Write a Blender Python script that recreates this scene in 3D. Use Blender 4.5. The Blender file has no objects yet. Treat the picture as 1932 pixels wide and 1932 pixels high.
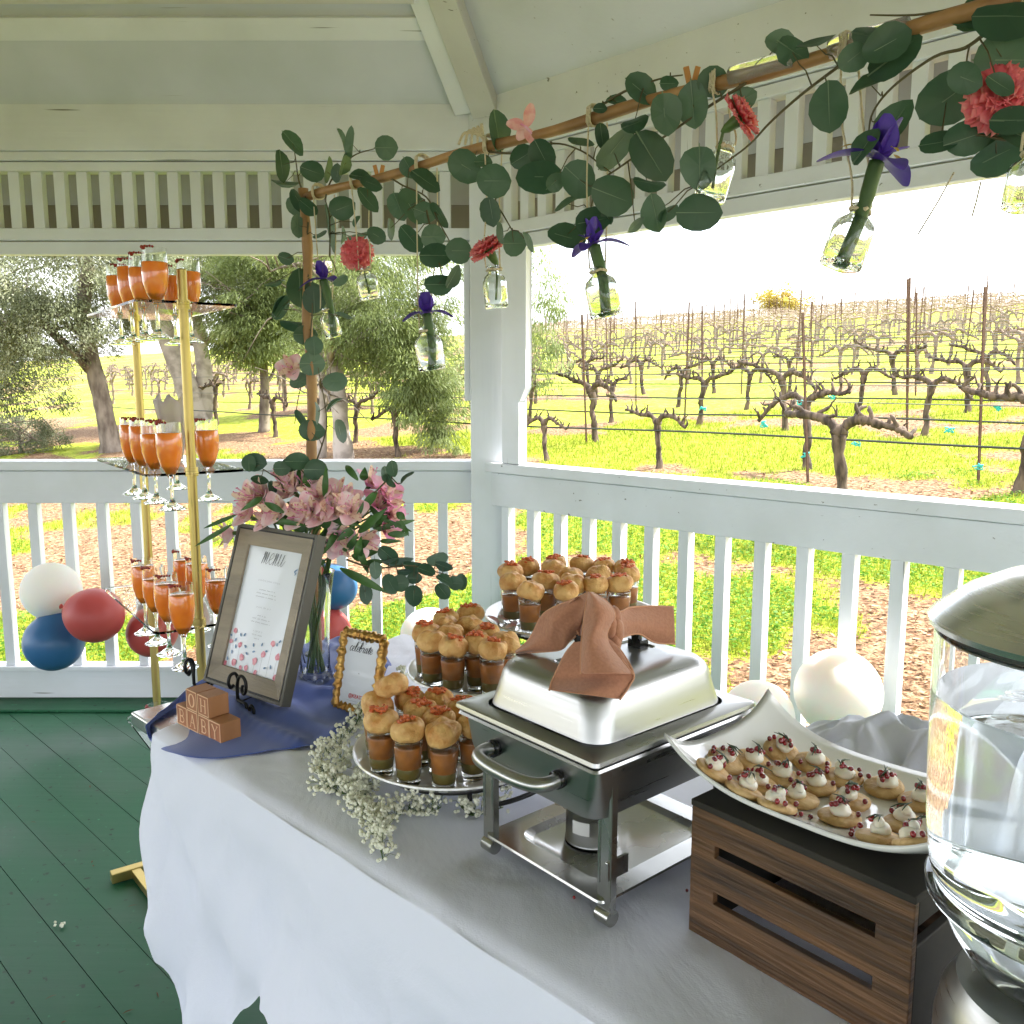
import bpy, bmesh, math, random
import numpy as np
from mathutils import Vector, Matrix, noise
random.seed(7); NR = np.random.default_rng(11)
SC = bpy.context.scene; COL = SC.collection
PI = math.pi; R2 = math.sqrt(2)
V = Vector

# ------------------------------------------------------------------ camera
FV = 1677.0; PITCH = math.radians(8.1); CAMH = 1.435
CP, SP = math.cos(PITCH), math.sin(PITCH)
cd = bpy.data.cameras.new('camera'); cam = bpy.data.objects.new('camera', cd); COL.objects.link(cam)
cam.location = (0, 0, CAMH); cam.rotation_euler = (PI/2 - PITCH, 0, 0)
cd.sensor_width = 36; cd.lens = 36*FV/1932; cd.clip_start = .05; cd.clip_end = 2000
SC.camera = cam

# survey helpers: where a sight line meets a real surface of the place
def ray(u, v):
    a = (u-966)/FV; b = (966-v)/FV
    return V((a, CP+b*SP, -SP+b*CP))
EYE = V((0, 0, CAMH))
def on_z(u, v, z):
    d = ray(u, v); return EYE + d*((z-CAMH)/d.z)
def on_y(u, v, y):
    d = ray(u, v); return EYE + d*(y/d.y)
def on_w(u, v, c):                      # vertical plane x+y = c
    d = ray(u, v); return EYE + d*(c/(d.x+d.y))
def at_t(u, v, t): return EYE + ray(u, v)*t
FR = {'A': (550, 250, 4.2933), 'B': (500, 250, 2.5767), 'C': (960, 150, 3.5778), 'D': (1500, 0, 3.3303),
      'E': (900, 1150, 2.76), 'F': (380, 850, 2.972), 'G': (600, 1080, 2.415), 'H': (1280, 1350, 3.116)}
def fp(f, x, y):
    o = FR[f]; return ((o[0]+x/o[2])*.94336, (o[1]+y/o[2])*.94336)
def on_line(u, p0, d, z):
    k = (u-966)/FV; a = (k*(p0.y*CP-(z-CAMH)*SP)-p0.x)/(d.x-k*d.y*CP)
    return V((p0.x+a*d.x, p0.y+a*d.y, z))
def SW(s, w, z=0.): return V(((s+w)/R2, (w-s)/R2, z))

# ------------------------------------------------------------------ mesh builder
class MB:
    def __init__(s): s.v = []; s.f = []; s.m = []
    def add(s, vs, fs, mi=0):
        o = len(s.v); s.v += [tuple(p) for p in vs]; s.f += [tuple(i+o for i in f) for f in fs]; s.m += [mi]*len(fs)
    def box(s, c, size, ax=None, mi=0):
        c = V(c); X, Y, Z = ax if ax else (V((1,0,0)), V((0,1,0)), V((0,0,1)))
        hx, hy, hz = [q/2 for q in size]
        vs = [c+X*(i*hx)+Y*(j*hy)+Z*(k*hz) for i in (-1,1) for j in (-1,1) for k in (-1,1)]
        s.add(vs, [(0,1,3,2),(4,6,7,5),(0,4,5,1),(2,3,7,6),(0,2,6,4),(1,5,7,3)], mi)
    def seg(s, p, q, w, h, up=(0,0,1), mi=0):
        p, q = V(p), V(q); d = q-p; L = d.length; X = d/L; Y = V(up).cross(X).normalized(); Z = X.cross(Y)
        s.box((p+q)/2, (L, w, h), (X, Y, Z), mi)
    def tube(s, pts, r, n=8, mi=0, caps=True, rough=0):
        pts = [V(p) for p in pts]; N = len(pts)
        rs = r if hasattr(r, '__len__') else [r]*N
        t0 = (pts[1]-pts[0]).normalized(); up = V((0,0,1)) if abs(t0.z) < .9 else V((1,0,0))
        a = t0.cross(up).normalized(); vs = []
        for i in range(N):
            t = (pts[min(i+1,N-1)]-pts[max(i-1,0)])
            t = t.normalized() if t.length > 1e-9 else t0
            a = (a-t*a.dot(t)); a = a.normalized() if a.length > 1e-6 else t.orthogonal().normalized()
            b = t.cross(a)
            for k in range(n):
                q = 2*PI*k/n; rr = rs[i]*(1+(random.uniform(-rough, rough) if rough else 0))
                vs.append(pts[i]+(a*math.cos(q)+b*math.sin(q))*rr)
        fs = [(i*n+k, i*n+(k+1)%n, (i+1)*n+(k+1)%n, (i+1)*n+k) for i in range(N-1) for k in range(n)]
        if caps: fs += [tuple(range(n-1,-1,-1)), tuple(range((N-1)*n, N*n))]
        s.add(vs, fs, mi)
    def lathe(s, prof, n=24, c=(0,0,0), mi=0, sq=None, M=None):
        vs = []; fs = []; c = V(c)
        for (r, z) in prof:
            for k in range(n):
                q = 2*PI*k/n; x, y = math.cos(q), math.sin(q)
                if sq: m = (abs(x)**sq+abs(y)**sq)**(-1/sq); x *= m; y *= m
                p = V((r*x, r*y, z)); vs.append((M @ p if M else p)+c)
        N = len(prof)
        for i in range(N-1):
            for k in range(n):
                fs.append((i*n+k, i*n+(k+1)%n, (i+1)*n+(k+1)%n, (i+1)*n+k))
        if prof[0][0] > 1e-5: fs.append(tuple(range(n-1,-1,-1)))
        if prof[-1][0] > 1e-5: fs.append(tuple(range((N-1)*n, N*n)))
        s.add(vs, fs, mi)
    def shell(s, prof, n=24, c=(0,0,0), mi=0, sq=None, M=None):   # closed profile, no caps
        vs = []; fs = []; c = V(c); N = len(prof)
        for (r, z) in prof:
            for k in range(n):
                q = 2*PI*k/n; x, y = math.cos(q), math.sin(q)
                if sq: m = (abs(x)**sq+abs(y)**sq)**(-1/sq); x *= m; y *= m
                p = V((r*x, r*y, z)); vs.append((M @ p if M else p)+c)
        for i in range(N-1):
            for k in range(n): fs.append((i*n+k, i*n+(k+1)%n, (i+1)*n+(k+1)%n, (i+1)*n+k))
        s.add(vs, fs, mi)
    def ball(s, c, r, n=10, m=6, mi=0, sc=(1,1,1), wob=0):
        c = V(c); vs = [c+V((0,0,r*sc[2]))]
        for i in range(1, m):
            q = PI*i/m
            for k in range(n):
                a = 2*PI*k/n; rr = r*(1+random.uniform(-wob, wob))
                vs.append(c+V((rr*math.sin(q)*math.cos(a)*sc[0], rr*math.sin(q)*math.sin(a)*sc[1], rr*math.cos(q)*sc[2])))
        vs.append(c-V((0,0,r*sc[2]))); fs = [(0, 1+k, 1+(k+1)%n) for k in range(n)]
        for i in range(m-2):
            fs += [(1+i*n+k, 1+(i+1)*n+k, 1+(i+1)*n+(k+1)%n, 1+i*n+(k+1)%n) for k in range(n)]
        L = len(vs)-1; o = 1+(m-2)*n
        fs += [(o+(k+1)%n, o+k, L) for k in range(n)]
        s.add(vs, fs, mi)
    def grid(s, rows, mi=0):
        n = len(rows[0]); vs = [p for r in rows for p in r]
        s.add(vs, [(i*n+k, i*n+k+1, (i+1)*n+k+1, (i+1)*n+k) for i in range(len(rows)-1) for k in range(n-1)], mi)
    def ribbon(s, o, ex, ey, pts, w, mi=0, lift=.0006):
        o, ex, ey = V(o), V(ex), V(ey); nn = ex.cross(ey).normalized()*lift
        N = len(pts); vs = []
        for i in range(N):
            ax, ay = pts[max(i-1,0)]; bx, by = pts[min(i+1,N-1)]
            dx, dy = bx-ax, by-ay; L = math.hypot(dx, dy) or 1
            ww = (w[i] if hasattr(w, '__len__') else w)/2; px, py = -dy/L*ww, dx/L*ww
            for sg in (1, -1): vs.append(o+ex*(pts[i][0]+sg*px)+ey*(pts[i][1]+sg*py)+nn)
        s.add(vs, [(2*i, 2*i+1, 2*i+3, 2*i+2) for i in range(N-1)], mi)
    def build(s, name, mats, parent=None, smooth=True, world=True, bevel=0, solid=0, sub=0, auto=None):
        me = bpy.data.meshes.new(name)
        vs = s.v
        if parent is not None and world:
            o = V((0,0,0)); q = parent
            while q: o = o+q.location; q = q.parent
            vs = [(p[0]-o.x, p[1]-o.y, p[2]-o.z) for p in vs]
        me.from_pydata(vs, [], s.f); me.validate()
        for m in (mats if isinstance(mats, (list, tuple)) else [mats]): me.materials.append(m)
        if len(me.polygons) == len(s.m): me.polygons.foreach_set('material_index', s.m)
        me.polygons.foreach_set('use_smooth', [smooth]*len(me.polygons))
        if smooth and auto: me.set_sharp_from_angle(angle=math.radians(auto))
        ob = bpy.data.objects.new(name, me); COL.objects.link(ob)
        if parent is not None: ob.parent = parent
        if solid: md = ob.modifiers.new('s', 'SOLIDIFY'); md.thickness = solid; md.offset = 0
        if sub: md = ob.modifiers.new('u', 'SUBSURF'); md.levels = sub; md.render_levels = sub
        if bevel: md = ob.modifiers.new('b', 'BEVEL'); md.width = bevel; md.segments = 2; md.limit_method = 'ANGLE'
        return ob
def tag(o, label, cat=None, group=None, kind=None):
    if label: o['label'] = label
    if cat: o['category'] = cat
    if group: o['group'] = group
    if kind: o['kind'] = kind
    return o
def empty(name, loc, label=None, cat=None, group=None, rot=(0,0,0)):
    o = bpy.data.objects.new(name, None); COL.objects.link(o); o.location = loc; o.rotation_euler = rot
    o.empty_display_size = .05
    return tag(o, label, cat, group)
def copy_tree(o, parent=None, keep=True):
    c = o.copy(); COL.objects.link(c)
    if parent is not None: c.parent = parent
    for ch in list(o.children): copy_tree(ch, c)
    return c
def npmesh(name, co, faces, mats, rnd=None, smooth=False, parent=None):   # co (N,3), faces (M,k)
    me = bpy.data.meshes.new(name); k = faces.shape[1]; M = len(faces)
    me.vertices.add(len(co)); me.vertices.foreach_set('co', co.astype(np.float32).ravel())
    me.loops.add(M*k); me.loops.foreach_set('vertex_index', faces.astype(np.int32).ravel())
    me.polygons.add(M); me.polygons.foreach_set('loop_start', np.arange(0, M*k, k, dtype=np.int32))
    me.polygons.foreach_set('loop_total', np.full(M, k, dtype=np.int32))
    me.update(calc_edges=True)
    if rnd is not None:
        at = me.attributes.new('tint', 'FLOAT', 'FACE'); at.data.foreach_set('value', rnd.astype(np.float32))
    me.polygons.foreach_set('use_smooth', [smooth]*M)
    me.materials.append(mats)
    ob = bpy.data.objects.new(name, me); COL.objects.link(ob)
    if parent is not None: ob.parent = parent
    return ob
def crom(pts, k=5):
    P = [tuple(p) for p in pts]; P = [P[0]]+P+[P[-1]]; out = []
    for i in range(1, len(P)-2):
        for j in range(k):
            t = j/k; r = []
            for a, b, c, d in zip(P[i-1], P[i], P[i+1], P[i+2]):
                r.append(.5*((2*b)+(-a+c)*t+(2*a-5*b+4*c-d)*t*t+(-a+3*b-3*c+d)*t**3))
            out.append(tuple(r))
    out.append(P[-1]); return out

# ------------------------------------------------------------------ materials
def mat(name, col, rough=.5, metal=0, col2=None, nscale=8, stretch=(1,1,1), bump=0, bscale=None, trans=0, ior=1.45,
        coat=0, sub=0, subr=.01, detail=4, lo=.35, hi=.65, spec=.5, rvar=0, coord='Object', aniso=0, sheen=0):
    m = bpy.data.materials.new(name); m.use_nodes = True; nt = m.node_tree; N = nt.nodes; L = nt.links
    b = N['Principled BSDF']; c4 = lambda c: (*c, 1)
    b.inputs['Base Color'].default_value = c4(col); b.inputs['Roughness'].default_value = rough
    b.inputs['Metallic'].default_value = metal; b.inputs['Transmission Weight'].default_value = trans
    b.inputs['IOR'].default_value = ior; b.inputs['Coat Weight'].default_value = coat
    b.inputs['Specular IOR Level'].default_value = spec
    b.inputs['Sheen Weight'].default_value = sheen
    if sub: b.inputs['Subsurface Weight'].default_value = sub; b.inputs['Subsurface Radius'].default_value = (1,.6,.4); b.inputs['Subsurface Scale'].default_value = subr
    if aniso: b.inputs['Anisotropic'].default_value = aniso
    if col2 or bump or rvar:
        tc = N.new('ShaderNodeTexCoord'); mp = N.new('ShaderNodeMapping'); mp.inputs['Scale'].default_value = stretch
        L.new(tc.outputs[coord], mp.inputs['Vector'])
        no = N.new('ShaderNodeTexNoise'); no.inputs['Scale'].default_value = nscale; no.inputs['Detail'].default_value = detail
        L.new(mp.outputs[0], no.inputs['Vector'])
        if col2:
            cr = N.new('ShaderNodeValToRGB'); cr.color_ramp.elements[0].position = lo; cr.color_ramp.elements[1].position = hi
            cr.color_ramp.elements[0].color = c4(col); cr.color_ramp.elements[1].color = c4(col2)
            L.new(no.outputs['Fac'], cr.inputs[0]); L.new(cr.outputs[0], b.inputs['Base Color'])
        if rvar:
            mr = N.new('ShaderNodeMapRange'); mr.inputs['To Min'].default_value = rough-rvar; mr.inputs['To Max'].default_value = rough+rvar
            mr.inputs['From Min'].default_value = .3; mr.inputs['From Max'].default_value = .7
            L.new(no.outputs['Fac'], mr.inputs[0]); L.new(mr.outputs[0], b.inputs['Roughness'])
        if bump:
            n2 = no
            if bscale:
                n2 = N.new('ShaderNodeTexNoise'); n2.inputs['Scale'].default_value = bscale; n2.inputs['Detail'].default_value = 5
                L.new(mp.outputs[0], n2.inputs['Vector'])
            bp = N.new('ShaderNodeBump'); bp.inputs['Strength'].default_value = bump; bp.inputs['Distance'].default_value = .01
            L.new(n2.outputs['Fac'], bp.inputs['Height']); L.new(bp.outputs[0], b.inputs['Normal'])
    return m
def leafmat(name, stops, rough=.5, trans=.25, spec=.4):
    m = bpy.data.materials.new(name); m.use_nodes = True; nt = m.node_tree; N = nt.nodes; L = nt.links
    b = N['Principled BSDF']; at = N.new('ShaderNodeAttribute'); at.attribute_name = 'tint'
    cr = N.new('ShaderNodeValToRGB'); els = cr.color_ramp.elements
    while len(els) < len(stops): els.new(.5)
    for e, (p, c) in zip(els, stops): e.position = p; e.color = (*c, 1)
    L.new(at.outputs['Fac'], cr.inputs[0]); L.new(cr.outputs[0], b.inputs['Base Color'])
    b.inputs['Roughness'].default_value = rough; b.inputs['Specular IOR Level'].default_value = spec
    tr = N.new('ShaderNodeBsdfTranslucent'); L.new(cr.outputs[0], tr.inputs[0])
    mx = N.new('ShaderNodeMixShader'); mx.inputs[0].default_value = trans
    L.new(b.outputs[0], mx.inputs[1]); L.new(tr.outputs[0], mx.inputs[2]); L.new(mx.outputs[0], N['Material Output'].inputs[0])
    return m
def paint(name, base, dirt, axis=0, cracks=.3):
    """old brushed paint on wood: long brush streaks, faint stains, thin cracks"""
    m = bpy.data.materials.new(name); m.use_nodes = True; nt = m.node_tree; N = nt.nodes; L = nt.links
    b = N['Principled BSDF']; b.inputs['Roughness'].default_value = .55
    tc = N.new('ShaderNodeTexCoord'); mp = N.new('ShaderNodeMapping')
    s = [18, 18, 18]; s[axis] = 1.2; mp.inputs['Scale'].default_value = s
    L.new(tc.outputs['Object'], mp.inputs[0])
    n1 = N.new('ShaderNodeTexNoise'); n1.inputs['Scale'].default_value = 3; n1.inputs['Detail'].default_value = 6; L.new(mp.outputs[0], n1.inputs[0])
    n2 = N.new('ShaderNodeTexNoise'); n2.inputs['Scale'].default_value = 2.3; n2.inputs['Detail'].default_value = 5; L.new(tc.outputs['Object'], n2.inputs[0])
    cr = N.new('ShaderNodeValToRGB'); cr.color_ramp.elements[0].position = .38; cr.color_ramp.elements[1].position = .66
    cr.color_ramp.elements[0].color = (*base, 1); cr.color_ramp.elements[1].color = (*dirt, 1); L.new(n2.outputs[0], cr.inputs[0])
    mp2 = N.new('ShaderNodeMapping'); s2 = [45, 45, 45]; s2[axis] = 1.6; mp2.inputs['Scale'].default_value = s2; L.new(tc.outputs['Object'], mp2.inputs[0])
    n3 = N.new('ShaderNodeTexNoise'); n3.inputs['Scale'].default_value = 1.1; n3.inputs['Detail'].default_value = 3; L.new(mp2.outputs[0], n3.inputs[0])
    c3 = N.new('ShaderNodeValToRGB'); c3.color_ramp.elements[0].position = .255; c3.color_ramp.elements[1].position = .295
    c3.color_ramp.elements[0].color = (cracks, cracks*.95, cracks*.85, 1); c3.color_ramp.elements[1].color = (1,1,1,1); L.new(n3.outputs[0], c3.inputs[0])
    mu = N.new('ShaderNodeMix'); mu.data_type = 'RGBA'; mu.blend_type = 'MULTIPLY'; mu.inputs[0].default_value = 1
    L.new(cr.outputs[0], mu.inputs[6]); L.new(c3.outputs[0], mu.inputs[7]); L.new(mu.outputs[2], b.inputs['Base Color'])
    bp = N.new('ShaderNodeBump'); bp.inputs['Strength'].default_value = .35; bp.inputs['Distance'].default_value = .004
    L.new(n1.outputs[0], bp.inputs['Height']); L.new(bp.outputs[0], b.inputs['Normal'])
    return m
WP = {a: paint('white painted wood %d' % a, (.74,.765,.81), (.65,.67,.69), a) for a in (0,1,2)}
CEIL = paint('grey white ceiling paint', (.60,.62,.68), (.53,.56,.59), 0, .6)
BEIGE = paint('aged beige paint', (.58,.58,.56), (.49,.48,.44), 0)
M = dict(
 gold=mat('brushed gold metal', (.46,.36,.13), .36, 1, nscale=40, stretch=(1,1,.05), rvar=.06),
 acrylic=mat('clear acrylic', (.98,.99,.985), .0, trans=1, ior=1.09),
 glass=mat('clear glass', (.97,.99,.98), .0, trans=1, ior=1.45),
 glassg=mat('greenish bottle glass', (.96,.99,.975), .0, trans=1, ior=1.45),
 water=mat('water', (.97,.99,1), .0, trans=1, ior=1.33),
 juice=mat('orange juice', (.86,.20,.012), .25, coat=1, col2=(.92,.27,.02), nscale=30, sub=.2, subr=.01),
 garnish=mat('dark red strawberry', (.35,.03,.02), .35, col2=(.2,.02,.01), nscale=90, bump=.4),
 steel=mat('brushed stainless steel', (.42,.42,.41), .32, 1, nscale=5, stretch=(2,2,60), rvar=.05, aniso=.4),
 steell=mat('polished lid steel', (.78,.77,.75), .26, 1, nscale=5, stretch=(2,2,60), rvar=.05),
 steeld=mat('scuffed steel', (.45,.45,.43), .26, 1, nscale=9, rvar=.10),
 black=mat('black iron', (.012,.012,.012), .38, .3, bump=.1, nscale=60),
 blackp=mat('black plastic', (.008,.008,.009), .22),
 china=mat('white glazed china', (.86,.86,.84), .12, coat=.5),
 bun=mat('baked biscuit', (.56,.25,.06), .55, col2=(.75,.47,.18), nscale=42, bump=.8, bscale=60, sub=.1, lo=.3, hi=.6),
 bacon=mat('red pepper crumble', (.60,.10,.025), .45, col2=(.75,.22,.06), nscale=160, bump=.6),
 soup=mat('brown pumpkin soup', (.38,.14,.03), .35, coat=1, col2=(.27,.10,.025), nscale=50),
 soup2=mat('green herb layer', (.10,.09,.022), .4, coat=1, col2=(.13,.09,.02), nscale=60),
 napkin=mat('terracotta napkin cloth', (.44,.195,.115), .85, col2=(.38,.165,.095), nscale=240, bump=.15, sheen=.3),
 napedge=mat('terracotta hem', (.55,.28,.17), .8),
 blue=mat('cobalt blue cloth', (.055,.095,.34), .8, col2=(.065,.115,.40), nscale=3, bump=.08, bscale=600, sheen=.3),
 block=mat('beech wood block', (.42,.20,.09), .55, col2=(.36,.165,.07), nscale=6, stretch=(6,1,1), bump=.1, bscale=60),
 blockf=mat('stained block face', (.36,.13,.06), .5, col2=(.42,.17,.08), nscale=20),
 carve=mat('pale carved letter', (.78,.50,.30), .6),
 fwood=mat('grey brown barn wood', (.26,.22,.17), .6, col2=(.36,.30,.22), nscale=5, stretch=(1,1,7), bump=.25, bscale=40),
 fside=mat('grey frame edge', (.11,.105,.085), .5),
 fline=mat('dark frame line', (.02,.02,.018), .5),
 paper=mat('white print paper', (.72,.75,.80), .35, coat=.4),
 ink=mat('black ink', (.02,.02,.025), .5), inkg=mat('grey ink', (.33,.34,.37), .5), inkr=mat('red ink', (.55,.06,.06), .5),
 pinkp=mat('watercolour pink', (.68,.18,.25), .5, col2=(.8,.4,.45), nscale=120),
 bluep=mat('watercolour blue', (.10,.20,.36), .5, col2=(.2,.33,.5), nscale=120),
 goldleaf=mat('gold leaf frame', (.72,.45,.14), .28, 1, col2=(.45,.22,.06), nscale=45, bump=1.0, bscale=55),
 crate=mat('dark stained pine', (.042,.022,.010), .5, col2=(.165,.082,.034), nscale=4.5, stretch=(1,1,16), bump=.4, bscale=12, detail=10, lo=.36, hi=.62),
 cratet=mat('nearly black stain', (.014,.014,.011), .7, col2=(.03,.026,.018), nscale=12),
 blini=mat('golden pancake', (.50,.30,.11), .6, col2=(.66,.45,.21), nscale=60, bump=.5, bscale=90),
 cream=mat('whipped cream', (.86,.80,.66), .4, sub=.3, subr=.01, bump=.2, nscale=60),
 seed=mat('pomegranate seed', (.30,.006,.016), .08, coat=1, col2=(.12,.004,.01), nscale=70),
 herb=mat('rosemary', (.03,.055,.02), .5),
 cloth=mat('white tablecloth', (.78,.80,.91), .8, bump=.16, nscale=420, sheen=.1),
 linen=mat('beige linen', (.52,.48,.42), .85, bump=.3, nscale=300),
 baby=mat('ivory blossom', (.76,.76,.60), .7, col2=(.85,.85,.72), nscale=200),
 stem=mat('green stem', (.085,.16,.035), .5, col2=(.06,.11,.03), nscale=60),
 twig=mat('olive brown twig', (.09,.075,.035), .6),
 alleaf=mat('alstroemeria leaf', (.030,.085,.018), .42, col2=(.055,.14,.028), nscale=24, bump=.15, bscale=60),
 alpink=mat('pink alstroemeria petal', (.80,.42,.48), .55, col2=(.88,.74,.73), nscale=45, sub=.25, subr=.02),
 almag=mat('bright pink petal', (.80,.20,.42), .55, col2=(.88,.55,.68), nscale=36, sub=.25, subr=.02),
 alyel=mat('speckled cream petal', (.82,.62,.48), .55, col2=(.55,.18,.18), nscale=170, lo=.55, hi=.62),
 carn=mat('coral carnation petal', (.78,.075,.10), .6, col2=(.86,.16,.18), nscale=40, sub=.3, subr=.02),
 iris=mat('violet iris petal', (.055,.022,.30), .5, col2=(.10,.04,.42), nscale=40, sub=.15, subr=.02),
 yellow=mat('iris yellow', (.80,.55,.05), .5),
 irisleaf=mat('thick iris stalk', (.055,.12,.025), .45, col2=(.035,.08,.018), nscale=30),
 dowel=mat('honey coloured wood pole', (.42,.235,.09), .5, col2=(.25,.13,.05), nscale=11, stretch=(1,1,1), bump=.3, bscale=30),
 twine=mat('jute twine', (.76,.66,.46), .9, bump=.8, nscale=300),
 tape=mat('clear tape', (.9,.9,.85), .05, trans=.8, ior=1.4),
 clip=mat('wooden clothespin', (.48,.22,.06), .6),
 butter=mat('pink butterfly wing', (.75,.30,.30), .5, col2=(.85,.55,.50), nscale=60),
 bark=mat('vine bark', (.035,.024,.016), .9, col2=(.12,.085,.058), nscale=20, stretch=(1,1,.25), bump=1, bscale=22, lo=.4, hi=.6),
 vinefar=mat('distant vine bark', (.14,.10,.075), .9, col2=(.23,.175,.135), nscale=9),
 barkt=mat('olive bark', (.08,.06,.045), .9, col2=(.24,.20,.16), nscale=7, stretch=(1,1,.4), bump=1, bscale=12),
 barkp=mat('pale smooth bark', (.36,.31,.27), .8, col2=(.22,.185,.155), nscale=3.5, stretch=(1,1,1.2), bump=.5, bscale=12, lo=.45, hi=.62),
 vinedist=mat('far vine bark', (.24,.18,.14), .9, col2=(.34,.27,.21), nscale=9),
 rust=mat('rusty steel stake', (.085,.045,.03), .7, col2=(.14,.08,.05), nscale=20),
 wire=mat('galvanised wire', (.16,.16,.15), .5, .6),
 hose=mat('black drip hose', (.02,.025,.02), .5),
 tie=mat('turquoise vine tie', (.03,.40,.34), .5),
 roofing=mat('roof shingle', (.10,.09,.08), .9, bump=.4, nscale=20),
 bwhite=mat('white balloon', (.86,.85,.80), .65, sub=.7, subr=.12, spec=.3),
 bred=mat('dusty red balloon', (.46,.075,.07), .42, sub=.3, subr=.05, spec=.4),
 bblue=mat('navy blue balloon', (.035,.13,.30), .36, sub=.1, subr=.05),
 soffit=mat('grey soffit paint', (.36,.37,.39), .7, col2=(.30,.30,.31), nscale=4),
 brown=mat('brown stained board', (.24,.215,.185), .7),
 label=mat('paper label', (.7,.7,.68), .6),
 litter=leafmat('leaf litter', [(0,(.11,.055,.028)),(.4,(.20,.12,.06)),(.75,(.30,.20,.105)),(1,(.40,.31,.19))], .8, .1, .2),
)
def clothmat():
    m = mat('white woven tablecloth', (.78,.80,.91), .8, sheen=.1); nt = m.node_tree; N = nt.nodes; L = nt.links; b = N['Principled BSDF']
    tc = N.new('ShaderNodeTexCoord'); mp = N.new('ShaderNodeMapping'); mp.inputs['Rotation'].default_value = (0, 0, .8); L.new(tc.outputs['Object'], mp.inputs[0])
    n1 = N.new('ShaderNodeTexNoise'); n1.inputs['Scale'].default_value = 8; n1.inputs['Detail'].default_value = 5; n1.inputs['Distortion'].default_value = .45; mp.inputs['Scale'].default_value = (1, .55, .6); L.new(mp.outputs[0], n1.inputs[0])
    b1 = N.new('ShaderNodeBump'); b1.inputs['Strength'].default_value = .62; b1.inputs['Distance'].default_value = .012; L.new(n1.outputs[0], b1.inputs['Height'])
    wv = N.new('ShaderNodeTexWave'); wv.inputs['Scale'].default_value = 160; wv.inputs['Distortion'].default_value = .6; L.new(mp.outputs[0], wv.inputs[0])
    w2 = N.new('ShaderNodeTexWave'); w2.bands_direction = 'DIAGONAL'; w2.inputs['Scale'].default_value = 120; L.new(mp.outputs[0], w2.inputs[0])
    ad = N.new('ShaderNodeMath'); ad.operation = 'ADD'; L.new(wv.outputs['Fac'], ad.inputs[0]); L.new(w2.outputs['Fac'], ad.inputs[1])
    b2 = N.new('ShaderNodeBump'); b2.inputs['Strength'].default_value = .0; b2.inputs['Distance'].default_value = .0012; L.new(ad.outputs[0], b2.inputs['Height']); L.new(b1.outputs[0], b2.inputs['Normal']); L.new(b2.outputs[0], b.inputs['Normal'])
    n3 = N.new('ShaderNodeTexNoise'); n3.inputs['Scale'].default_value = 420; n3.inputs['Detail'].default_value = 2; L.new(tc.outputs['Object'], n3.inputs[0])
    L.new(n3.outputs[0], b2.inputs['Height']); b2.inputs['Strength'].default_value = .25
    return m
M['cloth'] = clothmat()
EUC = leafmat('eucalyptus leaf', [(0,(.030,.075,.042)),(.35,(.046,.105,.056)),(.7,(.075,.145,.085)),(.9,(.12,.19,.13)),(1,(.19,.27,.16))], .45, .2, .5)
OLIVE = leafmat('olive tree leaf', [(0,(.085,.10,.05)),(.5,(.17,.195,.10)),(.8,(.29,.31,.19)),(1,(.42,.43,.32))], .5, .3)
PEPPER = leafmat('pepper tree leaf', [(0,(.09,.12,.04)),(.5,(.19,.24,.08)),(.85,(.31,.37,.14)),(1,(.42,.45,.25))], .5, .4)
GRASSM = leafmat('grass blade', [(0,(.13,.18,.02)),(.5,(.25,.31,.025)),(1,(.42,.43,.07))], .6, .35, .2)
WEED = leafmat('clover leaf', [(0,(.05,.14,.012)),(.5,(.09,.22,.02)),(1,(.17,.32,.04))], .6, .35, .2)
# ------------------------------------------------------------------ light
EXPOSURE = 1.9
SUN_EL = math.radians(50); SUN_AZ = V((.97, .24, 0)).normalized()
wd = bpy.data.worlds.new('World'); SC.world = wd; wd.use_nodes = True
nt = wd.node_tree; sky = nt.nodes.new('ShaderNodeTexSky'); sky.sky_type = 'NISHITA'; sky.sun_disc = False
sky.sun_elevation = SUN_EL; sky.sun_rotation = math.atan2(SUN_AZ.x, SUN_AZ.y); sky.dust_density = 3; sky.air_density = 1.0
bgn = nt.nodes['Background']; bgn.inputs[1].default_value = .15
# thin bright cloud veil over the sky colour
tcn = nt.nodes.new('ShaderNodeTexCoord'); ns = nt.nodes.new('ShaderNodeTexNoise'); ns.inputs['Scale'].default_value = 2.2; ns.inputs['Detail'].default_value = 6
crn = nt.nodes.new('ShaderNodeValToRGB'); crn.color_ramp.elements[0].position = .35; crn.color_ramp.elements[1].position = .62
crn.color_ramp.elements[0].color = (.25,.25,.25,1); crn.color_ramp.elements[1].color = (.85,.85,.85,1)
mxn = nt.nodes.new('ShaderNodeMix'); mxn.data_type = 'RGBA'; mxn.inputs[7].default_value = (9.5, 9.6, 10.0, 1)
nt.links.new(tcn.outputs['Generated'], ns.inputs[0]); nt.links.new(ns.outputs[0], crn.inputs[0])
nt.links.new(crn.outputs[0], mxn.inputs[0]); nt.links.new(sky.outputs[0], mxn.inputs[6]); nt.links.new(mxn.outputs[2], bgn.inputs[0])
sl = bpy.data.lights.new('sun', 'SUN'); sl.energy = 4.5; sl.angle = math.radians(.6); sl.color = (1, .95, .86)
so = bpy.data.objects.new('sun', sl); COL.objects.link(so)
sdir = V((SUN_AZ.x*math.cos(SUN_EL), SUN_AZ.y*math.cos(SUN_EL), math.sin(SUN_EL)))
so.rotation_euler = (-sdir).to_track_quat('-Z', 'Y').to_euler(); so.location = sdir*30
vs_ = SC.view_settings; vs_.view_transform = 'Standard'; vs_.look = 'None'; vs_.exposure = EXPOSURE; vs_.gamma = 1
SC.render.engine = 'CYCLES'
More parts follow.
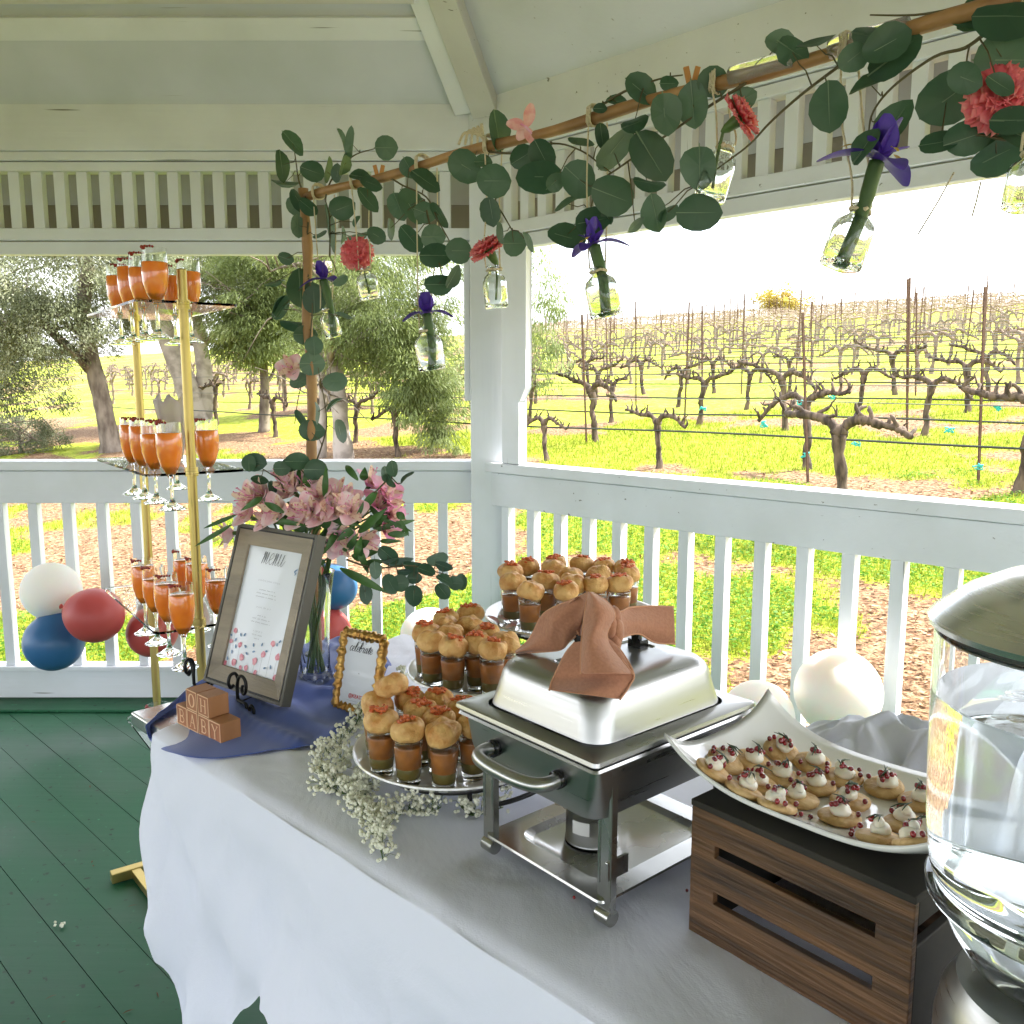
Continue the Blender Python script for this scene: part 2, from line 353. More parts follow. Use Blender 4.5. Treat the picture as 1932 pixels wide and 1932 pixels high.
cy = SC.cycles; cy.max_bounces = 14; cy.diffuse_bounces = 5; cy.glossy_bounces = 5; cy.transmission_bounces = 14; cy.transparent_max_bounces = 12
cy.caustics_reflective = False; cy.caustics_refractive = True; cy.blur_glossy = .5; cy.sample_clamp_indirect = 6
SC.render.resolution_x = SC.render.resolution_y = 1024

# ------------------------------------------------------------------ ground
_H = NR.random((256, 256))
def vnoise(x, y, s):
    x = np.asarray(x)/s+100.5; y = np.asarray(y)/s+77.3; i = np.floor(x).astype(int); j = np.floor(y).astype(int)
    fx = x-i; fy = y-j; fx = fx*fx*(3-2*fx); fy = fy*fy*(3-2*fy)
    g = lambda a, b: _H[a % 256, b % 256]
    return (g(i,j)*(1-fx)+g(i+1,j)*fx)*(1-fy)+(g(i,j+1)*(1-fx)+g(i+1,j+1)*fx)*fy
def fbm(x, y, s): return .5*vnoise(x, y, s)+.3*vnoise(x, y, s/2.3)+.2*vnoise(x, y, s/5.1)
def gz(x, y, rough=True):
    w = (np.asarray(x)+np.asarray(y))/R2
    z = -.1+.104*(w-2.9)
    z = np.where(w > 80, z-(w-80)**2*.0007, z)
    if rough: z = z+.05*(fbm(x, y, 1.6)-.5)
    return z
def gzf(x, y): return float(gz(np.array([x]), np.array([y]))[0])
def gmask(x, y):
    w = (x+y)/R2; s = (x-y)/R2
    m = fbm(x, y, 1.5)
    m = m+np.where(w < 5.6, np.where(x > .4, -.115, -.085), .055)
    m = m+.16*np.exp(-((x+1.3)/1.5)**2-((y-5.0)/.8)**2)+.10*np.exp(-((x+.2)/.6)**2-((y-4.9)/.9)**2)
    m = m-.24*np.exp(-((w-7.4-.3*np.sin(s*.5))/.8)**2)*(s < -6)          # mulch path under the trees
    rows = np.abs(((w-8.4+1.05) % 2.1)-1.05); m = m-.15*np.exp(-(rows/.38)**2)*(w > 7)
    return np.clip((m-.44)*9+.5, 0, 1)
xs = np.concatenate([-13-1.08**np.arange(60, 0, -1)*2.2+2.2, np.arange(-13, 13, .16), 13+1.08**np.arange(1, 61)*2.2-2.2])
ys = np.concatenate([[-60, -30, -15, -8, -3, 0], np.arange(2, 24, .16), 24+1.08**np.arange(1, 62)*2.2-2.2])
X, Y = np.meshgrid(xs, ys); nx, ny = len(xs), len(ys)
co = np.stack([X.ravel(), Y.ravel(), gz(X.ravel(), Y.ravel())], 1)
idx = np.arange(nx*ny).reshape(ny, nx)
fa = np.stack([idx[:-1,:-1].ravel(), idx[:-1,1:].ravel(), idx[1:,1:].ravel(), idx[1:,:-1].ravel()], 1)
gm = bpy.data.materials.new('vineyard ground'); gm.use_nodes = True
N = gm.node_tree.nodes; L = gm.node_tree.links; b = N['Principled BSDF']; b.inputs['Roughness'].default_value = .9; b.inputs['Specular IOR Level'].default_value = .15
at = N.new('ShaderNodeAttribute'); at.attribute_name = 'grass'; tc = N.new('ShaderNodeTexCoord')
def nz(sc, det=6):
    n = N.new('ShaderNodeTexNoise'); n.inputs['Scale'].default_value = sc; n.inputs['Detail'].default_value = det; L.new(tc.outputs['Object'], n.inputs[0]); return n
def ramp(src, stops):
    r = N.new('ShaderNodeValToRGB'); e = r.color_ramp.elements
    while len(e) < len(stops): e.new(.5)
    for q, (p, c) in zip(e, stops): q.position = p; q.color = (*c, 1)
    L.new(src, r.inputs[0]); return r
n1, n2, n3 = nz(3.2), nz(26, 8), nz(9)
soil = ramp(n2.outputs[0], [(.3,(.09,.045,.025)),(.45,(.17,.095,.052)),(.56,(.24,.155,.09)),(.68,(.34,.26,.16))])
gr = ramp(n3.outputs[0], [(.3,(.16,.21,.02)),(.5,(.28,.34,.025)),(.7,(.40,.42,.07))])
ad = N.new('ShaderNodeMath'); ad.operation = 'ADD'; sb = N.new('ShaderNodeMath'); sb.operation = 'SUBTRACT'; sb.inputs[1].default_value = .5
L.new(n2.outputs[0], sb.inputs[0]); L.new(at.outputs['Fac'], ad.inputs[0]); ml = N.new('ShaderNodeMath'); ml.operation = 'MULTIPLY'; ml.inputs[1].default_value = 2.6
L.new(sb.outputs[0], ml.inputs[0]); L.new(ml.outputs[0], ad.inputs[1])
st = ramp(ad.outputs[0], [(.4,(0,0,0)),(.6,(1,1,1))])
mx = N.new('ShaderNodeMix'); mx.data_type = 'RGBA'; L.new(st.outputs[0], mx.inputs[0]); L.new(soil.outputs[0], mx.inputs[6]); L.new(gr.outputs[0], mx.inputs[7])
L.new(mx.outputs[2], b.inputs['Base Color'])
bp = N.new('ShaderNodeBump'); bp.inputs['Strength'].default_value = .9; bp.inputs['Distance'].default_value = .05; L.new(n2.outputs[0], bp.inputs['Height']); L.new(bp.outputs[0], b.inputs['Normal'])
ground = npmesh('ground', co, fa, gm, smooth=True)
ga = ground.data.attributes.new('grass', 'FLOAT', 'POINT'); ga.data.foreach_set('value', gmask(X.ravel(), Y.ravel()).astype(np.float32))
tag(ground, None, kind='structure')

def frustum_pts(n, r0, r1, p):        # random ground points in front of the gazebo opening, denser close by
    a = NR.uniform(-.68, .68, n); t = r0+(r1-r0)*NR.random(n)**p
    return a*t, t
def cards(cx, cy, cz, ln, wd_, up, k=2):
    """n small blades: base centre, length, width, direction 'up' (n,3); triangles/quads"""
    n = len(cx); ang = NR.uniform(0, 2*PI, n); side = np.stack([np.cos(ang), np.sin(ang), np.zeros(n)], 1)*(wd_/2)[:, None]
    base = np.stack([cx, cy, cz], 1); tip = base+up*ln[:, None]; mid = base+up*(ln*.5)[:, None]
    co = np.concatenate([base-side*.8, base+side*.8, mid+side, tip, mid-side], 0).reshape(5, n, 3).transpose(1, 0, 2).reshape(-1, 3)
    f = (np.arange(n)*5)[:, None]
    return co, np.concatenate([f+np.array([[0,1,2,4]]), f+np.array([[4,2,3,3]])], 0)
def tri_cards(cx, cy, cz, ln, wd_, up):
    n = len(cx); ang = NR.uniform(0, 2*PI, n); side = np.stack([np.cos(ang), np.sin(ang), np.zeros(n)], 1)*(wd_/2)[:, None]
    base = np.stack([cx, cy, cz], 1); tip = base+up*ln[:, None]
    co = np.stack([base-side, base+side, tip], 1).reshape(-1, 3); return co, np.arange(3*n).reshape(n, 3)
def outside(x, y): return ((y > 4.15) | (x+y > 3.74+.4)) & (x+y > 1.5)
# grass blades
x, y = frustum_pts(300000, 3.2, 15, 1.4); k = outside(x, y) & (gmask(x, y)+NR.uniform(-.25, .25, len(x)) > .5); x, y = x[k], y[k]
n = len(x); up = np.stack([NR.normal(0, .35, n), NR.normal(0, .35, n), np.ones(n)], 1); up /= np.linalg.norm(up, axis=1)[:, None]
co, fa = tri_cards(x, y, gz(x, y)-.004, NR.uniform(.025, .075, n)*(.7+.03*y), NR.uniform(.004, .009, n)*(.6+.10*y), up)
g = npmesh('grass', co, fa, GRASSM, NR.random(n)); tag(g, 'bright yellow green grass growing between gazebo and vines', 'grass', kind='stuff')
# clover and weeds close to the railing
x, y = frustum_pts(120000, 3.2, 9, 1.2); k = outside(x, y) & (vnoise(x, y, .9)*.5+gmask(x, y)*.6+.45*np.exp(-((x+1.0)/1.6)**2-((y-4.9)/.7)**2) > .72); x, y = x[k], y[k]; n = len(x)
up = np.stack([NR.normal(0, 1, n), NR.normal(0, 1, n), NR.uniform(.2, .8, n)], 1); up /= np.linalg.norm(up, axis=1)[:, None]
co, fa = cards(x, y, gz(x, y)+NR.uniform(.0, .05, n), NR.uniform(.015, .035, n), NR.uniform(.012, .026, n), up)
fa = fa[:, :4]; g = npmesh('clover', co, fa[:n], WEED, NR.random(n)); tag(g, 'low green clover patches close to the railing', 'clover', kind='stuff')
# dry leaves and twigs
x, y = frustum_pts(90000, 3.2, 15, 1.5); k = outside(x, y) & (gmask(x, y)+NR.uniform(-.35, .35, len(x)) < .5); x, y = x[k], y[k]; n = len(x)
up = np.stack([NR.normal(0, 1, n), NR.normal(0, 1, n), NR.uniform(-.05, .45, n)], 1); up /= np.linalg.norm(up, axis=1)[:, None]
co, fa = cards(x, y, gz(x, y)+.006, NR.uniform(.02, .08, n), NR.choice([.006, .010, .022], n), up)
g = npmesh('leaf_litter', co, fa[:n], M['litter'], NR.random(n)); tag(g, 'dry brown leaves and twigs scattered over the soil', 'leaf litter', kind='stuff')

# ------------------------------------------------------------------ gazebo
P0 = V((-.16, 3.9, 0)); CEN = V((-1.66, .28, 0)); VR = 3.92
verts8 = [CEN+V((VR*math.cos(math.radians(67.5+45*k)), VR*math.sin(math.radians(67.5+45*k)), 0)) for k in range(8)]
verts8[0] = P0
gaz = empty('gazebo', CEN, 'white painted octagonal wooden gazebo with slatted frieze and railings around the buffet', 'gazebo')
def sidef(k):                                  # side k runs from vertex k to k+1
    a, c = verts8[k], verts8[(k+1) % 8]; d = (c-a).normalized(); n = V((-d.y, d.x, 0))
    if n.dot(CEN-a) < 0: n = -n
    return a, d, n, (c-a).length
Zv = V((0,0,1))
def sbox(mb, fr, a0, a1, b0, b1, z0, z1):      # along, inward, height ranges
    p, d, n, L_ = fr; mb.box(p+d*((a0+a1)/2)+n*((b0+b1)/2)+Zv*((z0+z1)/2), (a1-a0, abs(b1-b0), z1-z0), (d, n, Zv))
SLOPE = 1.1; IN = 3.58; ZC = 2.576
def zceil(rin): return ZC+SLOPE*(IN-rin)       # inradius -> ceiling height
AX = {0: WP[0], 7: WP[0]}
for k in range(8):
    fr = sidef(k); p, d, n, L_ = fr; full = k in (0, 7)

    mid = p+d*(L_/2); apo = (CEN-mid).dot(n)
    # ceiling panel (inner), soffit, roof
    def ring(r, z): 
        h_ = r*math.tan(PI/8); c = CEN-n*r; return c-d*h_+Zv*z, c+d*h_+Zv*z
    m = MB(); a0, a1 = ring(IN+.08, zceil(IN+.08)); c = CEN+Zv*zceil(0)
    m.add([a0, a1, c, a0+Zv*.02, a1+Zv*.02, c+Zv*.02], [(0,1,2), (5,4,3), (0,3,4,1), (1,4,5,2), (2,5,3,0)])
    m.build('ceiling_panel', CEIL, gaz, smooth=False)
    m = MB(); s0, s1 = ring(3.66, zceil(3.66)); e0, e1 = ring(3.885, zceil(3.885)); q = Zv*.02
    m.add([s0, s1, e1, e0, s0+q, s1+q, e1+q, e0+q], [(0,1,2,3), (7,6,5,4), (0,4,5,1), (2,6,7,3), (1,5,6,2), (0,3,7,4)])
    m.build('soffit', M['soffit'], gaz, smooth=False)
    m = MB(); e0, e1 = ring(4.02, zceil(4.02)+.12); c = CEN+Zv*(zceil(0)+.2); m.add([e0, e1, c, e0+Zv*.03, e1+Zv*.03, c+Zv*.03], [(0,1,2), (5,4,3), (0,3,4,1)])
    m.build('roof', M['roofing'], gaz, smooth=False)
    m = MB(); e0, e1 = ring(3.905, 2.145); m.seg(e0, e1, .03, .19); m.build('fascia', M['brown'], gaz, smooth=False)
    # header board above the frieze
    m = MB(); sbox(m, fr, .0, L_, .045, -.05, 2.400, 2.590); m.build('header_beam', WP[0], gaz, smooth=False, bevel=.004)
    # purlin trim along the ceiling
    for (r_, w_, h_, mt, nm) in () if k == 7 else ((3.375, .085, .022, WP[0], 'ceiling_batten'), (3.25, .15, .08, BEIGE, 'purlin')):
        upv = (Zv-n*SLOPE).normalized(); a0, a1 = ring(r_, zceil(r_)); m = MB(); m.seg(a0+d*.05-upv*(h_/2-.004), a1-d*.05-upv*(h_/2-.004), w_, h_, upv); m.build(nm, mt, gaz, smooth=False, bevel=.003)
    # hip rafter
    vtx = verts8[k]; dirr = (CEN-vtx).normalized(); zh = lambda q: ZC+SLOPE*(q*math.cos(PI/8)-.04)
    m = MB(); a_ = vtx+dirr*.06+Zv*(zh(.06)-.05); b_ = CEN+Zv*(zh(VR)-.05); lat = Zv.cross(dirr).normalized(); a_, b_ = (a_+lat*.10, b_-lat*.25) if k == 0 else (a_, b_); m.seg(a_, b_, .115, .11)
    hr = m.build('hip_rafter', BEIGE, gaz, smooth=False, bevel=.004)
    lat = Zv.cross(dirr).normalized()
    for sg, mt in ((-1, WP[0]),):
        m = MB(); m.seg(a_+lat*sg*.100+Zv*.016, b_+lat*sg*.100+Zv*.016, .084, .085); m.build('rafter_trim', mt, hr, smooth=False, bevel=.003)
    # post
    m = MB()
    if k == 0: m.box((-.0905, 3.915, 1.2), (.175, .15, 2.42))
    else: m.box(vtx+Zv*1.2, (.16, .16, 2.42), (d, n, Zv))
    m.build('post', WP[2], gaz, smooth=False, bevel=.005)
    # lower header of the opening
    m = MB(); sbox(m, fr, .0, L_, .0, -.045, 1.987, 2.040); sbox(m, fr, .0, L_, .012, -.055, 2.0445, 2.094)
    sbox(m, fr, .0, L_, .02, -.05, 2.324, 2.360); sbox(m, fr, .0, L_, .032, -.05, 2.3635, 2.3985)
    fz = m.build('frieze', WP[0], gaz, smooth=False, bevel=.003)
    if full:
        i = 0; a = .10
        while a < L_-.08:
            m = MB(); sbox(m, fr, a, a+.045, .004, -.036, 2.0945, 2.3235); m.build('spindle', WP[2], fz, smooth=False, bevel=.002); a += .0955
    else:
        m = MB(); sbox(m, fr, .1, L_-.1, -.01, -.04, 2.096, 2.322); m.build('frieze_board', WP[0], fz, smooth=False)
    # railing
    m = MB(); sbox(m, fr, .0, L_, .012, -.11, 1.0645, 1.106); rl = m.build('railing', WP[0], gaz, smooth=False, bevel=.004)
    m = MB(); sbox(m, fr, .0, L_, -.008, -.05, .918, 1.0605); m.build('top_rail', WP[0], rl, smooth=False, bevel=.003)
    m = MB(); sbox(m, fr, .0, L_, -.004, -.045, .022, .150); sbox(m, fr, .0, L_, .012, -.075, .1515, .172); m.build('bottom_rail', WP[0], rl, smooth=False, bevel=.003)
    if full:
        a = .128 if k == 0 else .072
        while a < L_-.1:
            m = MB(); sbox(m, fr, a, a+.042, -.012, -.054, .1725, .9175); m.build('baluster', WP[2], rl, smooth=False, bevel=.002); a += .152
# corner trims on the post
m = MB(); m.box((-.192, 3.925, 1.68), (.026, .12, .62)); m.build('corner_trim', WP[2], gaz, smooth=False, bevel=.004)
frB = sidef(7)
# side 7 runs towards the far vertex list order: express B from P0
dB = V((1, -1, 0)).normalized(); nB = V((-1, -1, 0)).normalized(); frB = (P0, dB, nB, 3.0)
m = MB(); sbox(m, frB, .175, .275, .01, -.04, 1.108, 1.985); m.build('jamb_board', WP[2], gaz, smooth=False, bevel=.003)
m = MB(); p_ = [(.215, 1.43), (.25, 1.37), (.31, 1.37), (.345, 1.43), (.345, 1.975), (.215, 1.975)]
vs = [P0+dB*a+nB*b_+Zv*z for b_ in (.045, .011) for a, z in p_]
m.add(vs, [tuple(range(6)), tuple(range(11, 5, -1))]+[(i, (i+1) % 6, 6+(i+1) % 6, 6+i) for i in range(6)]); m.build('bracket_board', WP[2], gaz, smooth=False, bevel=.004)

# deck of green boards parallel to the right hand railing
def deck():
    m = MB(); oct_ = [CEN+(v-CEN)*1.03 for v in verts8]
    def clip(wv):
        out = []
        for i in range(8):
            a, c = oct_[i], oct_[(i+1) % 8]; wa, wc = (a.x+a.y)/R2-wv, (c.x+c.y)/R2-wv
            if wa*wc < 0: t = wa/(wa-wc); q = a+(c-a)*t; out.append((q.x-q.y)/R2)
        return (min(out), max(out)) if len(out) == 2 else None
    w = .816-.136*40
    while w < 6:
        lo, hi = clip(w+.003), clip(w+.131)
        if lo and hi:
            q = [SW(lo[0], w+.003), SW(lo[1], w+.003), SW(hi[1], w+.131), SW(hi[0], w+.131)]
            z0 = random.uniform(-.0012, 0)
            vs = [v_+Zv*z0 for v_ in q]+[v_-Zv*.03 for v_ in q]
            m.add(vs, [(3,2,1,0)[::-1], (4,5,6,7)[::-1], (0,4,5,1)[::-1], (1,5,6,2)[::-1], (2,6,7,3)[::-1], (3,7,4,0)[::-1]])
        w += .136
    gp = bpy.data.materials.new('green deck paint'); gp.use_nodes = True; N = gp.node_tree.nodes; L = gp.node_tree.links; b = N['Principled BSDF']
    tc = N.new('ShaderNodeTexCoord'); mp = N.new('ShaderNodeMapping'); mp.inputs['Rotation'].default_value = (0, 0, math.radians(45)); mp.inputs['Scale'].default_value = (2, 30, 1)
    L.new(tc.outputs['Object'], mp.inputs[0])
    def nn(sc, src, det=6):
        n = N.new('ShaderNodeTexNoise'); n.inputs['Scale'].default_value = sc; n.inputs['Detail'].default_value = det; L.new(src, n.inputs[0]); return n
    def rp(src, st):
        r = N.new('ShaderNodeValToRGB'); e = r.color_ramp.elements
        while len(e) < len(st): e.new(.5)
        for q, (p, c) in zip(e, st): q.position = p; q.color = (*c, 1)
        L.new(src, r.inputs[0]); return r
    a = nn(2.2, tc.outputs['Object']); c = rp(a.outputs[0], [(.32,(.007,.072,.028)),(.5,(.010,.092,.038)),(.7,(.022,.115,.055))])
    d2 = nn(38, tc.outputs['Object'], 3); dd = rp(d2.outputs[0], [(.29,(.35,.35,.3)),(.34,(1,1,1)),(.69,(1,1,1)),(.74,(2.2,1.9,1.9))])
    mu = N.new('ShaderNodeMix'); mu.data_type = 'RGBA'; mu.blend_type = 'MULTIPLY'; mu.inputs[0].default_value = 1; L.new(c.outputs[0], mu.inputs[6]); L.new(dd.outputs[0], mu.inputs[7]); L.new(mu.outputs[2], b.inputs['Base Color'])
    s = nn(1, mp.outputs[0]); rr = rp(a.outputs[0], [(.35,(.42,.42,.42)),(.65,(.62,.62,.62))]); L.new(rr.outputs[0], b.inputs['Roughness']); b.inputs['Specular IOR Level'].default_value = .3
    bp = N.new('ShaderNodeBump'); bp.inputs['Strength'].default_value = .3; bp.inputs['Distance'].default_value = .003; L.new(s.outputs[0], bp.inputs['Height']); L.new(bp.outputs[0], b.inputs['Normal'])
    for kk in (0, 7):
        sbox(m, sidef(kk), -.1, 3.2, .13, -.09, .001, .014)
    ob = m.build('deck', gp, smooth=False, bevel=.003); tag(ob, None, kind='structure')
    m2 = MB(); vs = [v_-Zv*.031 for v_ in oct_]+[v_-Zv*.09 for v_ in oct_]  # black slab added under the boards; shade of the gaps put in as colour
    m2.add(vs, [tuple(range(8)), tuple(range(15, 7, -1))]+[(i, 8+i, 8+(i+1) % 8, (i+1) % 8) for i in range(8)])
    tag(m2.build('gap_shade_slab', M['black'], smooth=False), None, kind='structure')
deck()
# ------------------------------------------------------------------ table and cloth
TZ = .74
tb = empty('buffet_table', SW(-.75, 1.09), 'long rectangular folding table hidden under the white tablecloth', 'table')
m = MB(); c = SW(-.72, 1.09, TZ-.022); m.box(c, (2.35, .735, .03), (dB, -nB, Zv)); m.build('tabletop', M['steeld'], tb, smooth=False, bevel=.004)
for s_, w_ in ((-1.75, .78), (-1.72, 1.38), (.3, .78), (.3, 1.4)):
    m = MB(); m.tube([SW(s_, w_, 0.005), SW(s_, w_, TZ-.04)], .014); m.build('leg', M['steeld'], tb)
# tablecloth: a top sheet whose rim runs down in folds
def hn(i): return math.sin(i*12.9898)*43758.5453 % 1
path = []
FARL, NEARL, NEARR = (-1.95, 1.50), (-1.735, .700), (.47, .700)
E1 = [(FARL[0]+(NEARL[0]-FARL[0])*t, FARL[1]+(NEARL[1]-FARL[1])*t) for t in [i/46 for i in range(46)]]
E2 = [(NEARL[0]+(NEARR[0]-NEARL[0])*t, NEARL[1]) for t in [i/150 for i in range(151)]]
rim = E1+E2; NRIM = len(rim)
rimp = [SW(*q) for q in rim]
dist = [0]
for i in range(1, NRIM): dist.append(dist[-1]+(rimp[i]-rimp[i-1]).length)
dc = dist[46]                                   # distance at the corner
def outward(i):
    a, b_ = rimp[max(i-3, 0)], rimp[min(i+3, NRIM-1)]; d = (b_-a).normalized(); return V((d.y, -d.x, 0))*1
def interp(x, ks):
    for (x0, y0), (x1, y1) in zip(ks, ks[1:]):
        if x <= x1: t = max(0, (x-x0)/(x1-x0)); t = t*t*(3-2*t); return y0+(y1-y0)*t
    return ks[-1][1]
DROP = [(-.9,.38),(-.5,.41),(-.3,.40),(-.1,.43),(0,.44),(.15,.445),(.185,.58),(.29,.62),(.36,.53),(.40,.43),(.48,.36),(.56,.325),(.64,.32),(.78,.37),(1.1,.41),(1.5,.38),(2.3,.42)]
def skirt(i, h_):                               # h_ 0..1 down the drop
    q = dist[i]-dc; D = interp(q, DROP); x = h_*D
    o = outward(i); cor = math.exp(-(q/.16)**2)
    f = .034*math.sin(q*10.0+1.0+x*1.6)+.020*math.sin(q*23+.7-x*2)+.008*math.sin(q*47+x*5)
    fan = .012*cor+.03*math.exp(-((q-.24)/.06)**2)
    amp = (x/.45)**1.15
    off = .003*min(1, x/.05)+amp*(.022+f*(1-.5*cor)+fan)
    off += .028*amp*math.sin(math.atan2(x+.02, q+.10)*13+.6)*math.exp(-max(0, q-.1)/.8)
    off += .010*min(1, x/.1)*max(0, 1-abs(noise.noise(V((q*4+x*5, x*9-q*3, 7))))*8)
    off += .03*amp*(noise.noise(V((q*6, x*7, 2)))) 
    sag = V((0,0,0)); tang = V((-o.y, o.x, 0))
    p = rimp[i]+o*off+tang*(-.05*amp*math.sin(q*3.2+.3))*(1 if q > .1 else .2)
    drop = x if x > .02 else x
    p.z = TZ+.004-drop+(.0 if h_ < .9 else .008*math.sin(q*17))
    return p
m = MB(); rows = []
cen_line = lambda i: None
for j in range(7):                              # rounded edge then top sheet
    pass
TOPROWS = 44
def topz(p):
    s_, w_ = (p.x-p.y)/R2, (p.x+p.y)/R2
    z = TZ+.004+.003*noise.noise(V((s_*9, w_*9, 0)))+.0022*max(0, noise.noise(V((s_*3.1+4, w_*8, 3))))
    z += .0025*noise.noise(V((s_*4, w_*13+s_*5, 1)))+.0035*math.exp(-((w_-1.02-.02*math.sin(s_*9))/.006)**2)*(1 if s_ > -.65 else 0)*.5
    z += .0065*max(0, 1-abs(noise.noise(V((s_*5+w_*4, w_*11-s_*6, 21))))*9)*max(0, noise.noise(V((s_*3, w_*4, 5)))+.25)
    z += .0045*max(0, noise.noise(V((s_*14+w_*5, w_*26-s_*7, 8)))-.15)*(1 if s_ > -1.0 else .4)
    return z
# top sheet
NS, NW = 150, 46
tv = []
for j in range(NW+1):
    w_ = .700+(1.50-.700)*j/NW; left = NEARL[0]+(FARL[0]-NEARL[0])*(j/NW)
    row = []
    for i in range(NS+1):
        s_ = left+(.47-left)*i/NS; p = SW(s_, w_); p.z = topz(p)
        e = min((s_-left)/.018, (w_-.700)/.018, 1); p.z -= .012*(1-math.sqrt(max(0, 1-(1-e)**2))) if e < 1 else 0
        row.append(p)
    tv.append(row)
m.grid(tv)
rows = []
for h_ in [0, .02, .05, .09, .14, .2, .27, .34, .42, .5, .58, .66, .74, .82, .9, .96, 1.0]:
    r_ = []
    for i in range(NRIM):
        p = skirt(i, h_)
        if h_ == 0: p = rimp[i]+V((0,0,0)); p.z = topz(rimp[i])-.012
        r_.append(p)
    rows.append(r_)
m.grid(rows[::-1])
# far side hangs plainly
fr_ = [SW(FARL[0]+(.47-FARL[0])*i/60, 1.50) for i in range(61)]
m.grid([[p+nB*(-1)*(.03*(h_)*(1+math.sin(i*.7)))+Zv*(topz(p)-.012-h_*.4) for i, p in enumerate(fr_)] for h_ in (0, .3, .6, 1)])
clo = m.build('tablecloth', M['cloth'], None, smooth=True, sub=1); bm = bmesh.new(); bm.from_mesh(clo.data); bmesh.ops.remove_doubles(bm, verts=bm.verts, dist=.0006); bmesh.ops.recalc_face_normals(bm, faces=bm.faces); bm.to_mesh(clo.data); bm.free(); tag(clo, 'white cloth draped over the buffet table in long soft folds', 'tablecloth')

# crumpled white cloth gathered along the far side
def crumple(name, s0, s1, w0, w1, hgt, mt, label, cat, seed, n=46):
    m = MB(); rows = []
    for j in range(n//2+1):
        r_ = []
        for i in range(n+1):
            a, b_ = i/n, j/(n//2); s_ = s0+(s1-s0)*a; w_ = w0+(w1-w0)*b_
            env = (math.sin(PI*b_)**.45)*(math.sin(PI*a)**.35)
            q = V((a*(s1-s0)*16+seed, b_*(w1-w0)*20, seed)); f = 1-abs(noise.noise(q))*1.5; g_ = 1-abs(noise.noise(q*2.3))
            p = SW(s_+.02*noise.noise(q*1.3), w_+.02*noise.noise(q*1.7), TZ+.006+hgt*env*(.45+.45*f*f+.18*g_)); r_.append(p)
        rows.append(r_)
    m.grid(rows); o = m.build(name, mt, None, smooth=True, sub=1); tag(o, label, cat); return o
crumple('gathered_cloth', -.72, .02, 1.30, 1.52, .20, M['cloth'], 'crumpled white cloth bunched up behind the serving platter', 'cloth', 3.1)
crumple('linen_bag', -.30, -.02, 1.20, 1.36, .115, M['linen'], 'beige linen cloth folded beside the platter and drink dispenser', 'linen', 9.7, 20)

# blue cloth over the table corner
near = [(274,1372,.735),(286,1402,.70),(330,1424,.742),(400,1432,.748),(470,1424,.749),(560,1414,.749),(612,1404,.752),(652,1376,.752)]
far = [(331,1326,.745),(372,1290,.75),(430,1262,.75),(500,1232,.752),(570,1215,.752),(640,1208,.752),(690,1218,.76),(740,1258,.755)]
A_ = crom([tuple(on_z(*q)) for q in near], 9); B_ = crom([tuple(on_z(*q)) for q in far], 9); rows = []
for j in range(31):
    t = j/30; r_ = []
    for i in range(len(A_)):
        p = V(A_[i]).lerp(V(B_[i]), t); q = V((p.x*7, p.y*7, 0))
        z = .014*max(0, noise.noise(q*.8+V((3,1,0)))+.1)+.020*max(0, 1-abs(noise.noise(V(((p.x-p.y)*2.5, (p.x+p.y)*9, 4)))*5))*(1 if i > 22 else .2)
        p.z = max(p.z, .70)+z*(.3 if t < .02 else 1)
        r_.append(p)
    rows.append(r_)
m = MB(); m.grid(rows); o = m.build('blue_cloth', M['blue'], None, solid=.002, sub=1); tag(o, 'royal blue cloth spread over the corner of the white tablecloth', 'cloth')

# ------------------------------------------------------------------ lettering
def arc(cx, cy, rx, ry, a0, a1, n=14): return [(cx+rx*math.cos(math.radians(a0+(a1-a0)*i/n)), cy+ry*math.sin(math.radians(a0+(a1-a0)*i/n))) for i in range(n+1)]
def sf(x, y, l=.11): return ([(x-l, y), (x+l, y)], .045)
SER = {
 'O': [(arc(.5,.5,.31,.42,0,360,30), [.13*abs(math.cos(2*PI*i/30))+.045 for i in range(31)])],
 'H': [([(.25,.08),(.25,.92)],.12), ([(.75,.08),(.75,.92)],.12), ([(.25,.5),(.75,.5)],.05), sf(.25,.08), sf(.25,.92), sf(.75,.08), sf(.75,.92)],
 'B': [([(.28,.08),(.28,.92)],.12), ([(.28,.92)]+arc(.48,.71,.22,.21,90,-90)+[(.28,.5)],.07), ([(.28,.5)]+arc(.5,.29,.26,.21,90,-90)+[(.28,.08)],.08), sf(.22,.08,.06), sf(.22,.92,.06)],
 'A': [([(.22,.08),(.5,.93)],.055), ([(.5,.93),(.78,.08)],.12), ([(.33,.38),(.67,.38)],.045), sf(.22,.08,.09), sf(.78,.08)],
 'Y': [([(.2,.92),(.5,.5)],.12), ([(.8,.92),(.5,.5)],.055), ([(.5,.5),(.5,.08)],.12), sf(.2,.92), sf(.8,.92,.09), sf(.5,.08)]}
